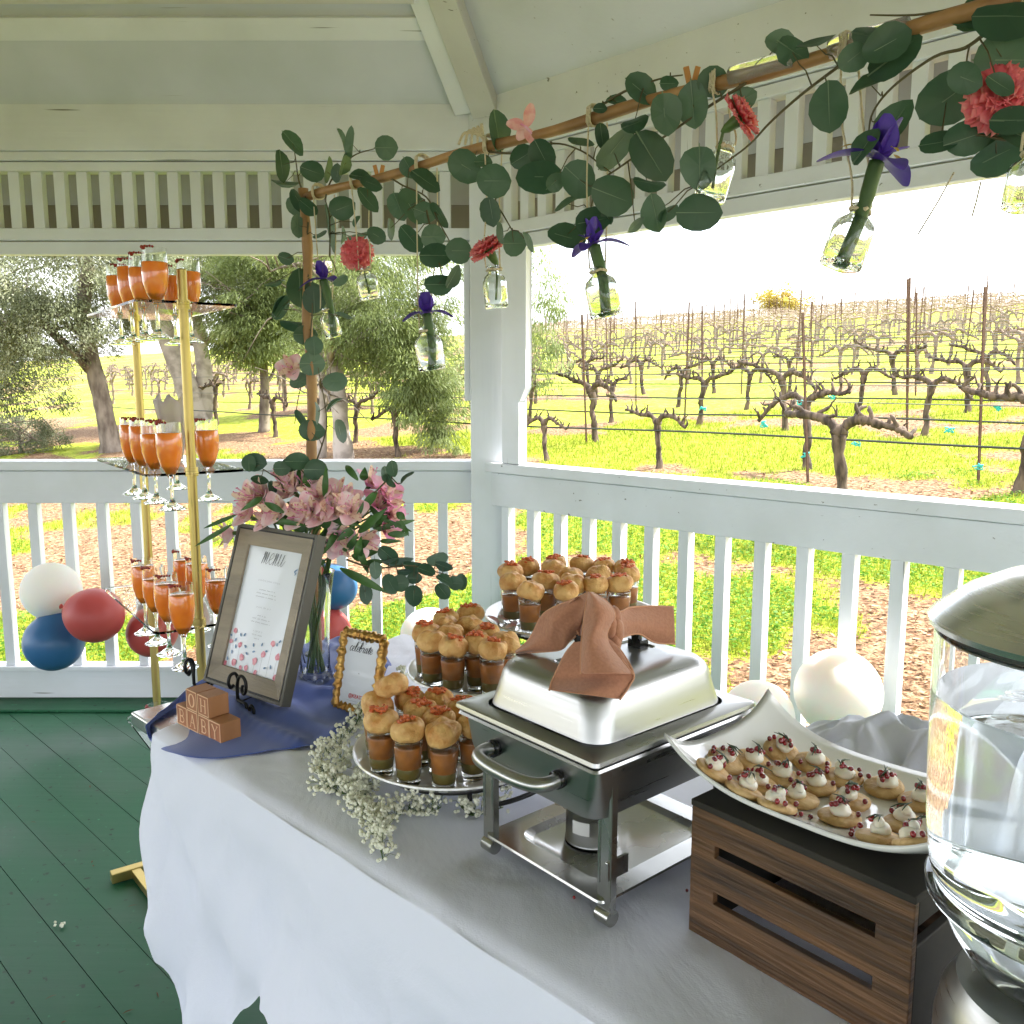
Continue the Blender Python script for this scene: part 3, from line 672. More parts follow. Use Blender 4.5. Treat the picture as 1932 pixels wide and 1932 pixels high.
CUR = {'c': [(.5,.8),(.3,.97),(.06,.6),(.12,.15),(.35,.0),(.62,.3)], 'e': [(0,.3),(.42,.6),(.36,.95),(.12,.8),(.08,.3),(.32,.0),(.66,.32)],
 'l': [(0,.3),(.38,1.2),(.36,1.8),(.18,1.7),(.1,.4),(.28,.0),(.58,.3)], 'b': [(0,.3),(.38,1.2),(.36,1.8),(.18,1.7),(.1,.2),(.34,.0),(.56,.4),(.45,.85),(.3,.7),(.72,.75)],
 'r': [(0,.75),(.16,1.02),(.2,.8),(.42,.85),(.36,.2),(.52,.0),(.74,.3)], 'a': [(.52,.85),(.26,.97),(.06,.5),(.18,.02),(.42,.3),(.54,.95),(.48,.2),(.62,.0),(.82,.3)],
 't': [(0,.3),(.3,1.4),(.2,.3),(.32,.0),(.58,.3)], 'm': [(0,.7),(.14,1.0),(.06,.0),(.1,.3),(.34,1.0),(.34,.05),(.38,.3),(.62,1.0),(.58,.15),(.7,.0),(.86,.3)],
 'n': [(0,.7),(.14,1.0),(.06,.0),(.1,.3),(.36,1.0),(.32,.15),(.44,.0),(.64,.3)], 'u': [(0,.7),(.12,1.0),(.08,.2),(.24,.0),(.46,.4),(.54,1.0),(.46,.2),(.6,.0),(.86,.5)]}
CW = {'c':.56,'e':.6,'l':.5,'b':.68,'r':.68,'a':.78,'t':.5,'m':.84,'n':.6,'u':.8}
def script(mb, o, ex, ey, word, size, shear=.35, w=.09):
    x = 0
    for ch in word:
        pts = crom(CUR[ch], 6); q = [((px+x+shear*py)*size, py*size) for px, py in pts]
        ws = [size*w*(.55+.75*max(0, -(q[min(i+1,len(q)-1)][1]-q[max(i-1,0)][1])/size*3)) for i in range(len(q))]
        ws = [min(k, size*w*1.7) for k in ws]; mb.ribbon(o, ex, ey, q, ws)
        if ch == 't': mb.ribbon(o, ex, ey, [((x-.05+shear)*size, 1.0*size), ((x+.55+shear)*size, 1.08*size)], size*w*.8)
        x += CW[ch]
    return x*size
def word_width(word, size): return sum(CW[c] for c in word)*size
def plain_text(name, s, o, ex, ey, size, mt, parent, bold=0):
    cu = bpy.data.curves.new(name, 'FONT'); cu.body = s; cu.size = size; cu.align_x = 'CENTER'; cu.offset = bold; cu.extrude = 0
    to = bpy.data.objects.new('t', cu); COL.objects.link(to); bpy.context.view_layer.update()
    me = bpy.data.meshes.new_from_object(to.evaluated_get(bpy.context.evaluated_depsgraph_get())); bpy.data.objects.remove(to)
    nn = ex.cross(ey).normalized()*.0007; m = MB()
    m.add([o+ex*v_.co.x+ey*v_.co.y+nn for v_ in me.vertices], [tuple(p.vertices) for p in me.polygons])
    return m.build(name, mt, parent, smooth=False)

# toy blocks
bd = V((.743, -.669, 0)); bn = V((-.669, -.743, 0)); S_ = .0425; b0 = on_z(336, 1364, .748)
ORD = ['first', 'second', 'third', 'fourth', 'fifth', 'sixth', 'seventh', 'eighth', 'ninth', 'tenth']
pos = {'B1': (0, 0, 'B', 'leftmost of the bottom row'), 'A': (1, 0, 'A', 'second from left in the bottom row'), 'B2': (2.04, 0, 'B', 'third from left in the bottom row'),
       'Y': (3.02, 0, 'Y', 'rightmost of the bottom row'), 'O': (1.0, 1, 'O', 'left one of the two on top'), 'H': (2.06, 1, 'H', 'right one of the two on top')}
for key, (ix, iz, ch, where) in pos.items():
    o = b0+bd*(S_*ix)+Zv*(S_*iz*1.004)
    bl = empty('toy_block', o, 'brown wooden block with carved letter %s, %s' % (ch, where), 'toy block', 'letter blocks on the blue cloth')
    m = MB(); m.box(o+bd*S_/2-bn*S_/2+Zv*S_/2, (S_*.985, S_, S_*.985), (bd, -bn, Zv)); m.build('cube', M['block'], bl, smooth=False, bevel=.0012)
    m = MB(); m.box(o+bd*S_/2+bn*.0004+Zv*S_/2, (S_*.93, .0008, S_*.93), (bd, -bn, Zv)); m.build('face', M['blockf'], bl, smooth=False)
    m = MB(); fo = o+bn*.0012
    for k in (0.045, .955):
        m.ribbon(fo, bd, Zv, [(.03*S_, k*S_), (.97*S_, k*S_)], .0022); m.ribbon(fo, bd, Zv, [(k*S_, .03*S_), (k*S_, .97*S_)], .0022, lift=.0008)
    m.build('border', M['carve'], bl, smooth=False)
    m = MB()
    for q, (pts, w_) in enumerate(SER[ch]):
        m.ribbon(fo, bd, Zv, [(S_*(.5+(x-.5)*.74), S_*(.5+(y-.5)*.74)) for x, y in pts], [k*S_*.74 for k in w_] if isinstance(w_, list) else w_*S_*.74, lift=.0006+.0001*q)
    m.build('letter', M['carve'], bl, smooth=False)

# ------------------------------------------------------------------ menu frame on its easel
BL = V((-.699, 1.935, .775)); BR = V((-.479, 1.767, .775)); TL = V((-.631, 2.024, 1.122))
FW = (BR-BL).length; FH = (TL-BL).length; fx = (BR-BL).normalized(); fy = (TL-BL).normalized(); fy = (fy-fx*fy.dot(fx)).normalized(); fn = fx.cross(fy)
mf = empty('menu_frame', BL, 'large grey wooden picture frame holding a floral menu, leaning on a black easel', 'picture frame')
def fbox(mb, x0, x1, y0, y1, z0, z1, mi=0): mb.box(BL+fx*((x0+x1)/2)+fy*((y0+y1)/2)+fn*((z0+z1)/2), (x1-x0, y1-y0, z1-z0), (fx, fy, fn), mi)
m = MB(); bw = .045; dp = .026
for q in ((0, .008, 0, FH), (FW-.008, FW, 0, FH), (.008, FW-.008, 0, .008), (.008, FW-.008, FH-.008, FH)): fbox(m, *q, -dp, 0)
m.build('outer_moulding', M['fside'], mf, smooth=False, bevel=.0015)
m = MB()
for q in ((.008, .0115, .008, FH-.008), (FW-.0115, FW-.008, .008, FH-.008), (.0115, FW-.0115, .008, .0115), (.0115, FW-.0115, FH-.0115, FH-.008)): fbox(m, *q, -dp, -.003)
m.build('groove', M['fline'], mf, smooth=False)
m = MB()
a, b_, c, d = .0115, bw, FW-.0115, FW-bw; e, f, g_, h_ = .0115, bw, FH-.0115, FH-bw
def P3(x, y, z): return BL+fx*x+fy*y+fn*z
vs = [P3(a,e,-.001), P3(c,e,-.001), P3(c,g_,-.001), P3(a,g_,-.001), P3(b_,f,-.007), P3(d,f,-.007), P3(d,h_,-.007), P3(b_,h_,-.007)]
m.add(vs, [(0,1,5,4), (1,2,6,5), (2,3,7,6), (3,0,4,7)])
m.add([P3(b_,f,-.007), P3(d,f,-.007), P3(d,h_,-.007), P3(b_,h_,-.007), P3(b_,f,-.013), P3(d,f,-.013), P3(d,h_,-.013), P3(b_,h_,-.013)], [(0,1,5,4), (1,2,6,5), (2,3,7,6), (3,0,4,7)])
m.build('wooden_border', M['fwood'], mf, smooth=False)
m = MB(); fbox(m, .01, FW-.01, .01, FH-.01, -dp, -.0135); m.build('backing', M['paper'], mf, smooth=False)
po = P3(bw, bw, -.013); PW = FW-2*bw; PH = FH-2*bw
m = MB(); sz = .027; ww = word_width('menu', sz); script(m, po+fx*(PW*.50-ww/2-.004)+fy*(PH*.87), fx, fy, 'menu', sz, shear=.22, w=.05); m.build('title', M['ink'], mf, smooth=False)
m = MB()
def squig(mb, cx, cy, w_, hgt, lw, seed):
    rs = random.Random(seed); x = cx-w_/2; pts = []; k = 0
    while x < cx+w_/2:
        pts.append((x, cy+(hgt if k % 2 else -hgt)*rs.uniform(.3, 1))); x += rs.uniform(.0012, .0024); k += 1
        if rs.random() < .13 and len(pts) > 2: mb.ribbon(po, fx, fy, pts, lw); pts = []; x += .0025
    if len(pts) > 1: mb.ribbon(po, fx, fy, pts, lw)
for cy_, w_, big in ((.735,.075,1),(.66,.055,0),(.632,.07,0),(.604,.07,0),(.52,.05,1),(.455,.03,0),(.428,.06,0),(.40,.065,0),(.33,.035,1),(.30,.04,0),(.272,.018,0)):
    squig(m, PW*.5, PH*cy_, w_, .0024 if big else .0013, .0006 if big else .0008, cy_)
m.build('menu_lines', M['inkg'], mf, smooth=False)
fl = MB(); lf = MB(); rs = random.Random(5)
def blot(mb, x, y, r, n=9, lift=.0006, sq=1, rot=0):
    nn = fn*lift; vs = []
    for k in range(n):
        q = 2*PI*k/n; rr = r*rs.uniform(.78, 1.12); px, py = rr*math.cos(q), rr*math.sin(q)*sq
        px, py = px*math.cos(rot)-py*math.sin(rot), px*math.sin(rot)+py*math.cos(rot)
        px = min(max(x+px, 0), PW); py = min(max(y+py, 0), PH); vs.append(po+fx*px+fy*py+nn)
    mb.add(vs, [tuple(range(n))])
i = 0
for (x, y, r) in ((.08,.29,.008),(.04,.20,.008),(.22,.19,.009),(.30,.10,.010),(.18,.04,.011),(.42,.03,.009),(.55,.10,.011),(.67,.17,.010),(.80,.27,.009),(.93,.18,.010),(.96,.02,.011),(.60,.015,.008),(.02,.02,.008),(.32,.02,.007)):
    blot(fl, x*PW, y*PH, r*.8, lift=.0006+.00003*i); i += 1
for (x, y) in ((.02,.25),(.12,.22),(.20,.27),(.27,.28),(.10,.12),(.15,.17),(.33,.19),(.38,.14),(.47,.22),(.62,.24),(.72,.20),(.88,.27),(.75,.07),(.85,.09),(.05,.06),(.50,.17),(.92,.30)):
    blot(lf, x*PW, y*PH, .0048, 7, .0006+.00003*i, .55, rs.uniform(0, 3)); i += 1
for q in range(6): blot(lf, PW*.93+rs.uniform(-.003,.003), PH*(.87-.008*q), .0028, 6, .0006+.00003*(i+q), .6, 1.2)
fl.build('printed_roses', M['pinkp'], mf, smooth=False); lf.build('printed_leaves', M['bluep'], mf, smooth=False)
st = MB()
for x, y in ((.08,.28),(.22,.18),(.67,.16),(.80,.26),(.93,.17),(.55,.09)): st.ribbon(po, fx, fy, [(x*PW, y*PH), (x*PW*.98+.002, y*PH*.5), (x*PW, 0.002)], .0007)
st.build('printed_stems', M['inkg'], mf, smooth=False)

ez = empty('easel_stand', V((-.60, 1.88, TZ)), 'small black wrought iron easel with curled hooks under the menu frame', 'easel')
hx = V((fx.x, fx.y, 0)).normalized(); hy = V((-hx.y, hx.x, 0)); hy = hy if hy.y < 0 else -hy     # towards the viewer
def scroll(o, a):
    """hook: runs under the frame, up in front, and curls; then a foot scroll below"""
    P = lambda f_, z_: tuple(o+hy*f_+Zv*z_)
    up = crom([P(-.03,-.006), P(.010,-.008), P(.024,-.004), P(.026,.020), P(.024,.045), P(.030,.058), P(.042,.056), P(.047,.042), P(.042,.030), P(.034,.034)], 6)
    dn = crom([P(.010,-.008), P(.014,-.018), P(.016,-.030), P(.024,-.040)], 6)
    return up, dn
for k, (ax_, nm) in enumerate(((.006, 'hook'), (FW*.60, 'hook'))):
    o = V((BL.x, BL.y, .775))+fx*ax_; up, dn = scroll(o, 1); m = MB(); m.tube(up, .0036, 8)
    lat = hx*.0
    P = lambda a_, z_: tuple(o+hy*.026+hx*a_+Zv*z_)
    if k == 1:
        m.tube(crom([P(0,.0), P(0,.030), P(.008,.050), P(.020,.054), P(.030,.044), P(.030,.026), P(.022,.016), P(.016,.024), P(.02,.034)], 6), .0036, 8)
        m.tube(crom([P(.0,.0), P(.014,-.003), P(.026,-.004), P(.030,-.012), P(.030,-.026), P(.040,-.033), P(.052,-.026), P(.054,-.012), P(.046,-.004), P(.040,-.012), P(.042,-.02)], 6), .0036, 8)
    else:
        m.tube(crom([P(0,.0), P(-.002,.028), P(-.010,.050), P(-.022,.054), P(-.030,.042), P(-.028,.024), P(-.018,.018), P(-.013,.028)], 6), .0036, 8)
    m.build(nm, M['black'], ez)
    m = MB(); q0 = o+hy*(-.028)+Zv*-.006; m.tube([q0, q0+hy*(-.05)+Zv*.16, q0+hy*(-.10)+Zv*.29], .0036, 8)
    m.tube([q0, q0+hy*.03-Zv*.0245], .0036, 8); m.build('upright', M['black'], ez)
m = MB(); q0 = V((BL.x, BL.y, .775))+fx*FW*.3-hy*.12+Zv*.28; m.tube([q0, V((q0.x, q0.y, TZ+.012))-hy*.10], .0036, 8); m.build('rear_leg', M['black'], ez)

# ------------------------------------------------------------------ small gold frame
BL = V((-.386, 1.822, .752)); BR = V((-.281, 1.753, .752)); TL = V((-.3652, 1.8536, .921))
W2 = (BR-BL).length; H2 = (TL-BL).length; gx = (BR-BL).normalized(); gy = (TL-BL).normalized(); gy = (gy-gx*gy.dot(gx)).normalized(); gn = gx.cross(gy)
cf = empty('gold_frame', BL, 'small ornate gold frame with a celebrate card, standing on the blue cloth', 'picture frame')
m = MB(); bw = .014
def edge(p, q):
    n_ = 26; pts = [p+(q-p)*(i/n_) for i in range(n_+1)]; m.tube(pts, [.0105+.0022*math.sin(i*2.1)+random.uniform(-.0013, .0013) for i in range(n_+1)], 8, rough=.12)
o = BL+gx*.008+gy*.008-gn*.004; A1, A2, A3, A4 = o, o+gx*(W2-.016), o+gx*(W2-.016)+gy*(H2-.016), o+gy*(H2-.016)
for p, q in ((A1,A2),(A2,A3),(A3,A4),(A4,A1)): edge(p, q)
m.build('gilded_border', M['goldleaf'], cf, smooth=True)
m = MB(); m.box(BL+gx*W2/2+gy*H2/2-gn*.006, (W2-.014, H2-.014, .008), (gx, gy, gn)); m.build('card', M['paper'], cf, smooth=False)
m = MB(); q0 = BL+gx*W2/2+gy*H2*.55-gn*.012; q1 = V((q0.x, q0.y, .756))-V((gn.x, gn.y, 0)).normalized()*.055; m.seg(q0, q1, .03, .003, (gx)); m.build('prop', M['black'], cf, smooth=False)
pc = BL+gx*W2/2-gn*.002
plain_text('heading', "LET'S", pc+gy*(H2*.855), gx, gy, .011, M['inkg'], cf)
m = MB(); sz = .0115; ww = word_width('celebrate', sz); script(m, pc-gx*(ww/2+.003)+gy*(H2*.745), gx, gy, 'celebrate', sz, w=.15); m.build('title', M['ink'], cf, smooth=False)
plain_text('handle', '@KEATZ', pc+gy*(H2*.19), gx, gy, .0105, M['inkr'], cf, .0002)
po = pc-gx*W2/2; fxs, fys = fx, fy; fx, fy = gx, gy
m = MB(); squig(m, W2/2, H2*.15, .05, .0007, .0004, 3); squig(m, W2/2, H2*.115, .04, .0011, .0009, 4); squig(m, W2/2, H2*.085, .055, .0011, .0009, 7); m.build('caption_lines', M['inkg'], cf, smooth=False)
fx, fy = fxs, fys

# ------------------------------------------------------------------ plates with shooters
stand = empty('plate_stand', V((-.03, 1.72, TZ)), 'black iron three step stand holding the round white plates', 'plate stand')
PL = [(V((-.101, 1.478, 0)), .800, .175), (V((-.042, 1.724, 0)), .860, .168), (V((.134, 1.900, 0)), .925, .195)]
nm_ = ['front', 'middle', 'rear']
for i, (c, z, r) in enumerate(PL):
    m = MB(); prof = [(0, z-.010), (r*.55, z-.010), (r*.6, z-.007), (r*.86, z-.002), (r, z+.013), (r-.001, z+.016), (r-.006, z+.0155), (r*.86, z+.004), (r*.6, z), (0, z)]
    m.lathe(prof, 72, c); o = m.build('round_plate', M['china'], None, auto=50)
    tag(o, ['round white plate of shooters nearest the viewer, beside the baby breath', 'round white plate of shooters between the other two plates', 'highest round white plate of shooters, in front of the corner post'][i], 'plate', 'round plates on the iron stand')
    m = MB(); rr = r*.72; zz = z-.0145
    ringp = [c+V((rr*math.cos(2*PI*k/36), rr*math.sin(2*PI*k/36), zz)) for k in range(37)]; m.tube(ringp, .004, 8, caps=False); m.build('ring', M['black'], stand)
    angs = (-75, 40, 165) if i == 0 else (-80, 20, 130, 210)
    for k, a in enumerate(angs):
        a = math.radians(a); p = c+V((rr*math.cos(a), rr*math.sin(a), 0)); m = MB()
        m.tube([V((p.x, p.y, zz)), V((p.x, p.y, TZ+.012))], .0042, 8); m.ball((p.x, p.y, TZ+.014), .0085, 10, 8); m.build('leg', M['black'], stand)
# outer hoop of the front ring, seen below the plate
m = MB(); c, z, r = PL[0]; m.tube([c+V((.185*math.cos(math.radians(a)), .185*math.sin(math.radians(a)), z-.013)) for a in range(-70, 21, 6)], .004, 8); m.build('hoop', M['black'], stand)

def make_shooter():
    g = empty('soup_shooter', (0,0,0)); m = MB()
    m.lathe([(0,0),(.0175,0),(.0188,.002),(.0190,.012),(.0235,.0745),(.0240,.076),(.0225,.0762),(.0176,.0145),(.0165,.0125),(0,.012)], 20)
    m.build('glass', M['glass'], g, world=False, auto=60)
    m = MB(); m.lathe([(0,.0118),(.0170,.0122),(.01925,.0135),(.02075,.030),(.0207,.0302),(0,.0303)], 20); m.build('herb_layer', M['soup2'], g, world=False)
    m = MB(); m.lathe([(0,.0300),(.02075,.0301),(.02325,.064),(.0230,.0655),(0,.0655)], 20); m.build('soup', M['soup'], g, world=False); return g
def make_bun(seed, topping=True):
    random.seed(seed); g = empty('biscuit', (0,0,0)); m = MB(); n = 22; prof = []
    rx = random.uniform(.0275, .0305)
    P_ = [(0,-.004),(.55,-.006),(.84,-.002),(1.0,.008),(.98,.018),(.82,.0265),(.55,.030),(.3,.0275 if topping else .0315),(0,.024 if topping else .032)]
    vs = []; of = V((seed*3.1, seed*1.7, 0))
    for (r, z) in P_:
        for k in range(n):
            q = 2*PI*k/n; f = 1+.22*noise.noise(V((math.cos(q)*1.9, math.sin(q)*1.6, z*40))+of)
            vs.append((r*rx*f*math.cos(q), r*rx*f*math.sin(q), z+.006*noise.noise(V((math.cos(q)*2.4*r, math.sin(q)*2*r, 5))+of)))
    m.add(vs, [(i*n+k, i*n+(k+1)%n, (i+1)*n+(k+1)%n, (i+1)*n+k) for i in range(len(P_)-1) for k in range(n)])
    m.build('crust', M['bun'], g, world=False, sub=1)
    if topping:
        m = MB()
        for k in range(44):
            a = random.uniform(0, 2*PI); r = random.uniform(0, .019)*random.uniform(.5, 1); 
            m.ball((r*math.cos(a), r*math.sin(a), .0285+random.uniform(-.002, .005)), random.uniform(.002, .0042), 6, 4, sc=(random.uniform(.7,1.6), random.uniform(.7,1.5), .7), wob=.3)
        m.build('topping', M['bacon'], g, world=False)
    return g
sh0 = make_shooter(); buns = [make_bun(k, k not in (2, 5)) for k in range(6)]; random.seed(21)
BUNS = {0: ([(390,890),(515,940),(695,950),(675,885),(835,905),(370,810),(530,785),(580,845),(670,790),(790,830),(1030,925)], [0,1,2,3,1,5,4,0,3,4,2]),
        1: ([(625,505),(720,550),(840,520),(920,560),(975,510),(720,470),(615,462),(810,430),(705,425),(825,370),(710,395),(905,470)], [5,1,4,3,2,5,0,2,5,0,1,3]),
        2: ([(1015,165),(1025,215),(1110,260),(1100,140),(1185,210),(1290,260),(1225,150),(1220,115),(1310,190),(1315,225),(1360,130),(1430,230),(1445,180),(1500,145),(1545,225),(1590,140),(1585,180)], [0,2,5,1,0,3,2,4,2,5,0,3,2,1,0,4,1])}
firstused = set(); shfirst = True
def put(proto, loc, lab, cat, grp, rz=0, tilt=None):
    if proto.name in firstused: o = copy_tree(proto)
    else: o = proto; firstused.add(proto.name)
    o.location = loc; o.rotation_euler = (tilt[0] if tilt else 0, tilt[1] if tilt else 0, rz)
    tag(o, lab, cat, grp); return o
pn = ['the front plate', 'the middle plate', 'the rear plate']
def orderlabel(items):                        # items (u, z-depth) -> words: row by depth, ordinal from left
    idx = sorted(range(len(items)), key=lambda i: items[i][0]); return {j: k for k, j in enumerate(idx)}
ORD += ['eleventh', 'twelfth', 'thirteenth', 'fourteenth', 'fifteenth', 'sixteenth', 'seventeenth', 'eighteenth']
for i in range(3):
    c, z, r = PL[i]; pts, kinds = BUNS[i]; placed = []
    pp = [on_z(*fp('G', *q), z+.0865) for q in pts]
    for it in range(30):                      # push apart anything that touches
        for a in range(len(pp)):
            for b_ in range(a):
                d = V((pp[a].x-pp[b_].x, pp[a].y-pp[b_].y, 0)); l_ = d.length
                if l_ < .050: d = d/max(l_, 1e-4)*(.050-l_)/2; pp[a] += d; pp[b_] -= d
            q = V((pp[a].x-c.x, pp[a].y-c.y, 0))
            if q.length > r-.032: q = q.normalized()*(r-.032); pp[a].x, pp[a].y = c.x+q.x, c.y+q.y
    rank = orderlabel([(p.x/p.y, 0) for p in pp])
    for k, p in enumerate(pp):
        w_ = 'counting from the left' ; o_ = ORD[rank[k]]
        put(sh0, V((p.x, p.y, z+.001+(0 if (V((p.x,p.y,0))-c).length < r*.8 else .002))), 'shot glass of brown soup on %s, %s %s' % (pn[i], o_, w_), 'shot glass', 'soup shooters on the plates', random.uniform(0, 6))
        bt = 'plain golden' if kinds[k] in (2, 5) else 'red topped'
        put(buns[kinds[k]], V((p.x, p.y, z+.0805)), '%s biscuit crowning the %s shot glass from the left on %s' % (bt, o_, pn[i]), 'biscuit', 'biscuits on the soup shooters', random.uniform(0, 6), (random.uniform(-.16,.16), random.uniform(-.16,.16)))
p = on_z(*fp('G', 450, 722), .800+.118); put(buns[5], V((p.x, p.y, .800+.112)), 'large plain biscuit resting tilted on top of the other biscuits of the front plate', 'biscuit', 'biscuits on the soup shooters', 1, (-.45, .2))

# ------------------------------------------------------------------ chafing dish
CC = V((.135, 1.233, 0)); e1 = V((.649, -.760, 0)); e2 = V((.760, .649, 0)); CX = (e1, e2, Zv)
def rrect(hx_, hy_, r, n=6):
    out = []
    for (sx, sy, a0) in ((1,1,0), (-1,1,90), (-1,-1,180), (1,-1,270)):
        for k in range(n+1):
            a = math.radians(a0+90*k/n); out.append((sx*(hx_-r)+r*math.cos(a), sy*(hy_-r)+r*math.sin(a)))
    return out
def loft(mb, secs, cap0=True, cap1=True, c=CC):
    """secs: (hx, hy, corner r, z)"""
    n = None; vs = []
    for (a, b__, r, z) in secs:
        q = rrect(a, b__, r); n = len(q); vs += [c+e1*x+e2*y+Zv*z for x, y in q]
    fs = [(i*n+k, i*n+(k+1)%n, (i+1)*n+(k+1)%n, (i+1)*n+k) for i in range(len(secs)-1) for k in range(n)]
    if cap0: fs.append(tuple(range(n-1, -1, -1)))
    if cap1: fs.append(tuple(range((len(secs)-1)*n, len(secs)*n)))
    mb.add(vs, fs)
ch = empty('chafing_dish', CC+Zv*TZ, 'stainless steel chafing dish with domed lid and legs, napkin on its handle', 'chafing dish')
HX, HY = .142, .166
m = MB(); loft(m, [(HX-.026, HY-.026, .03, .984), (HX-.004, HY-.004, .006, .984), (HX, HY, .008, .982), (HX+.001, HY+.001, .008, .977), (HX-.002, HY-.002, .008, .974), (HX-.02, HY-.02, .02, .973), (HX-.024, HY-.024, .03, .940), (HX-.03, HY-.03, .03, .925)], cap0=False)
m.build('food_pan', M['steel'], ch, auto=40)
m = MB(); loft(m, [(HX-.03, HY-.03, .02, .9705), (HX-.004, HY-.004, .006, .9705), (HX-.002, HY-.002, .008, .967), (HX-.010, HY-.010, .012, .963), (HX-.013, HY-.013, .018, .925), (HX-.020, HY-.020, .024, .893), (HX-.034, HY-.034, .024, .888)], cap0=False)
m.build('water_pan', M['steel'], ch, auto=40)
m = MB(); a, b_ = HX-.028, HY-.030
secs = [(a, b_, .034, .985), (a-.001, b_-.001, .034, .990), (a-.005, b_-.005, .036, 1.008), (a-.010, b_-.010, .036, 1.032), (a-.014, b_-.014, .036, 1.042), (a-.022, b_-.022, .033, 1.0490), (a-.032, b_-.032, .029, 1.0520), (a-.055, b_-.055, .02, 1.0535), (.026, .082, .008, 1.0550), (.024, .080, .008, 1.0525), (.005, .06, .004, 1.0520)]
loft(m, secs, cap0=False); lid = m.build('lid', M['steel'], ch, auto=40)
m = MB(); P = lambda y, z: CC+e2*y+Zv*z
for s_ in (-1, 1): m.box(P(s_*.058+.01, 1.055), (.024, .018, .018), CX); m.tube([P(s_*.058+.01, 1.052), P(s_*.05+.01, 1.088)], .008, 10)
m.tube([P(-.056, 1.084), P(-.03, 1.092), (P(.01, 1.094)), P(.05, 1.092), P(.076, 1.084)], .0095, 12); m.box(P(.01, 1.0485), (.046, .165, .003), CX)
m.build('lid_handle', M['blackp'], lid, auto=40)
# front handle bar
hc = CC-e2*(HY-.013); m = MB(); P = lambda x, y, z=.936: tuple(hc+e1*x-e2*y+Zv*z)
m.tube(crom([P(-.062,-.004), P(-.064,.022), P(-.052,.040), P(-.02,.048), P(.03,.048), P(.060,.040), P(.070,.022), P(.068,-.004)], 6), .0095, 12); m.build('side_handle', M['steel'], ch)
m = MB(); 
for x in (-.062, .068): m.tube([V(P(x, -.003)), V(P(x, .010))], .0125, 12)
m.build('handle_mount', M['blackp'], ch)
for sx in (-1, 1):
    for sy in (-1, 1):
        p = CC+e1*(sx*.118)+e2*(sy*(.122 if sy < 0 else .128)); m = MB()
        A3 = [p+Zv*.962, p+Zv*.84, p+Zv*(TZ+.022), p+Zv*(TZ+.010)-e1*sx*.0+e2*sy*0]
        # channel section strip: web plus two lips
        m.box(p+Zv*(.962+TZ+.022)/2, (.022, .0022, .962-TZ-.020), CX)
        for q in (-1, 1): m.box(p+e1*q*.0110+e2*(-sy)*.0045+Zv*(.962+TZ+.022)/2, (.002, .010, .962-TZ-.020), CX)
        m.tube([p-e1*.009+Zv*.80-e2*(-sy)*.001, p-e1*.009+Zv*.95-e2*(-sy)*.001], .0022, 6); m.tube([p+e1*.009+Zv*.80, p+e1*.009+Zv*.95], .0022, 6)
        m.tube([p-e1*.0115+Zv*(TZ+.016)-e2*(-sy)*-.004, p+e1*.0115+Zv*(TZ+.016)-e2*(-sy)*-.004], .0115, 14)
        m.build('leg', M['steeld'], ch, smooth=True, auto=35)
m = MB()
for sy in (-1, 1): m.box(CC+e2*(sy*.125)+Zv*.9575, (.26, .003, .014), CX)
for sx in (-1, 1): m.box(CC+e1*(sx*.130)+Zv*.9575, (.003, .25, .014), CX)
m.build('frame_rail', M['steeld'], ch, smooth=False)
m = MB(); loft(m, [(.121, .150, .012, .7745), (.120, .149, .012, .7775), (.105, .132, .02, .7775), (.088, .115, .03, .7770), (.080, .107, .03, .7700), (.078, .105, .03, .7685), (.079, .106, .03, .7675), (.105, .132, .02, .7740), (.121, .150, .012, .7745)], c=CC+e2*.02, cap0=False, cap1=False)
loft(m, [(.080, .107, .03, .7700), (.078, .105, .03, .7688)], c=CC+e2*.02, cap0=False); m.build('under_shelf', M['steeld'], ch, auto=30)
m = MB(); m.box(CC+e1*.126-e2*.108+Zv*.822, (.005, .040, .026), CX); m.build('shelf_clip', M['steeld'], ch, smooth=False, bevel=.001)
fc = V((.118, 1.238, 0)); fu = empty('fuel_can', fc+Zv*.77, 'round silver fuel can in its holder under the chafing dish', 'fuel can')
m = MB(); m.lathe([(0,.8325),(.040,.8325),(.0415,.834),(.0415,.880),(.0405,.882),(.032,.882),(.030,.879),(0,.879)], 36, fc); m.build('holder', M['steel'], fu, auto=40)
m = MB(); m.lathe([(0,.7705),(.0385,.7705),(.0395,.773),(.0385,.776),(.0385,.826),(.0395,.829),(.0385,.8315),(0,.8315)], 36, fc); m.build('can', M['steel'], fu, auto=40)
m = MB(); rows = [[fc+V((.0391*math.cos(math.radians(a)), .0391*math.sin(math.radians(a)), z)) for a in range(-140, -95, 5)] for z in (.792, .812)]; m.grid(rows); m.build('label', M['label'], fu)

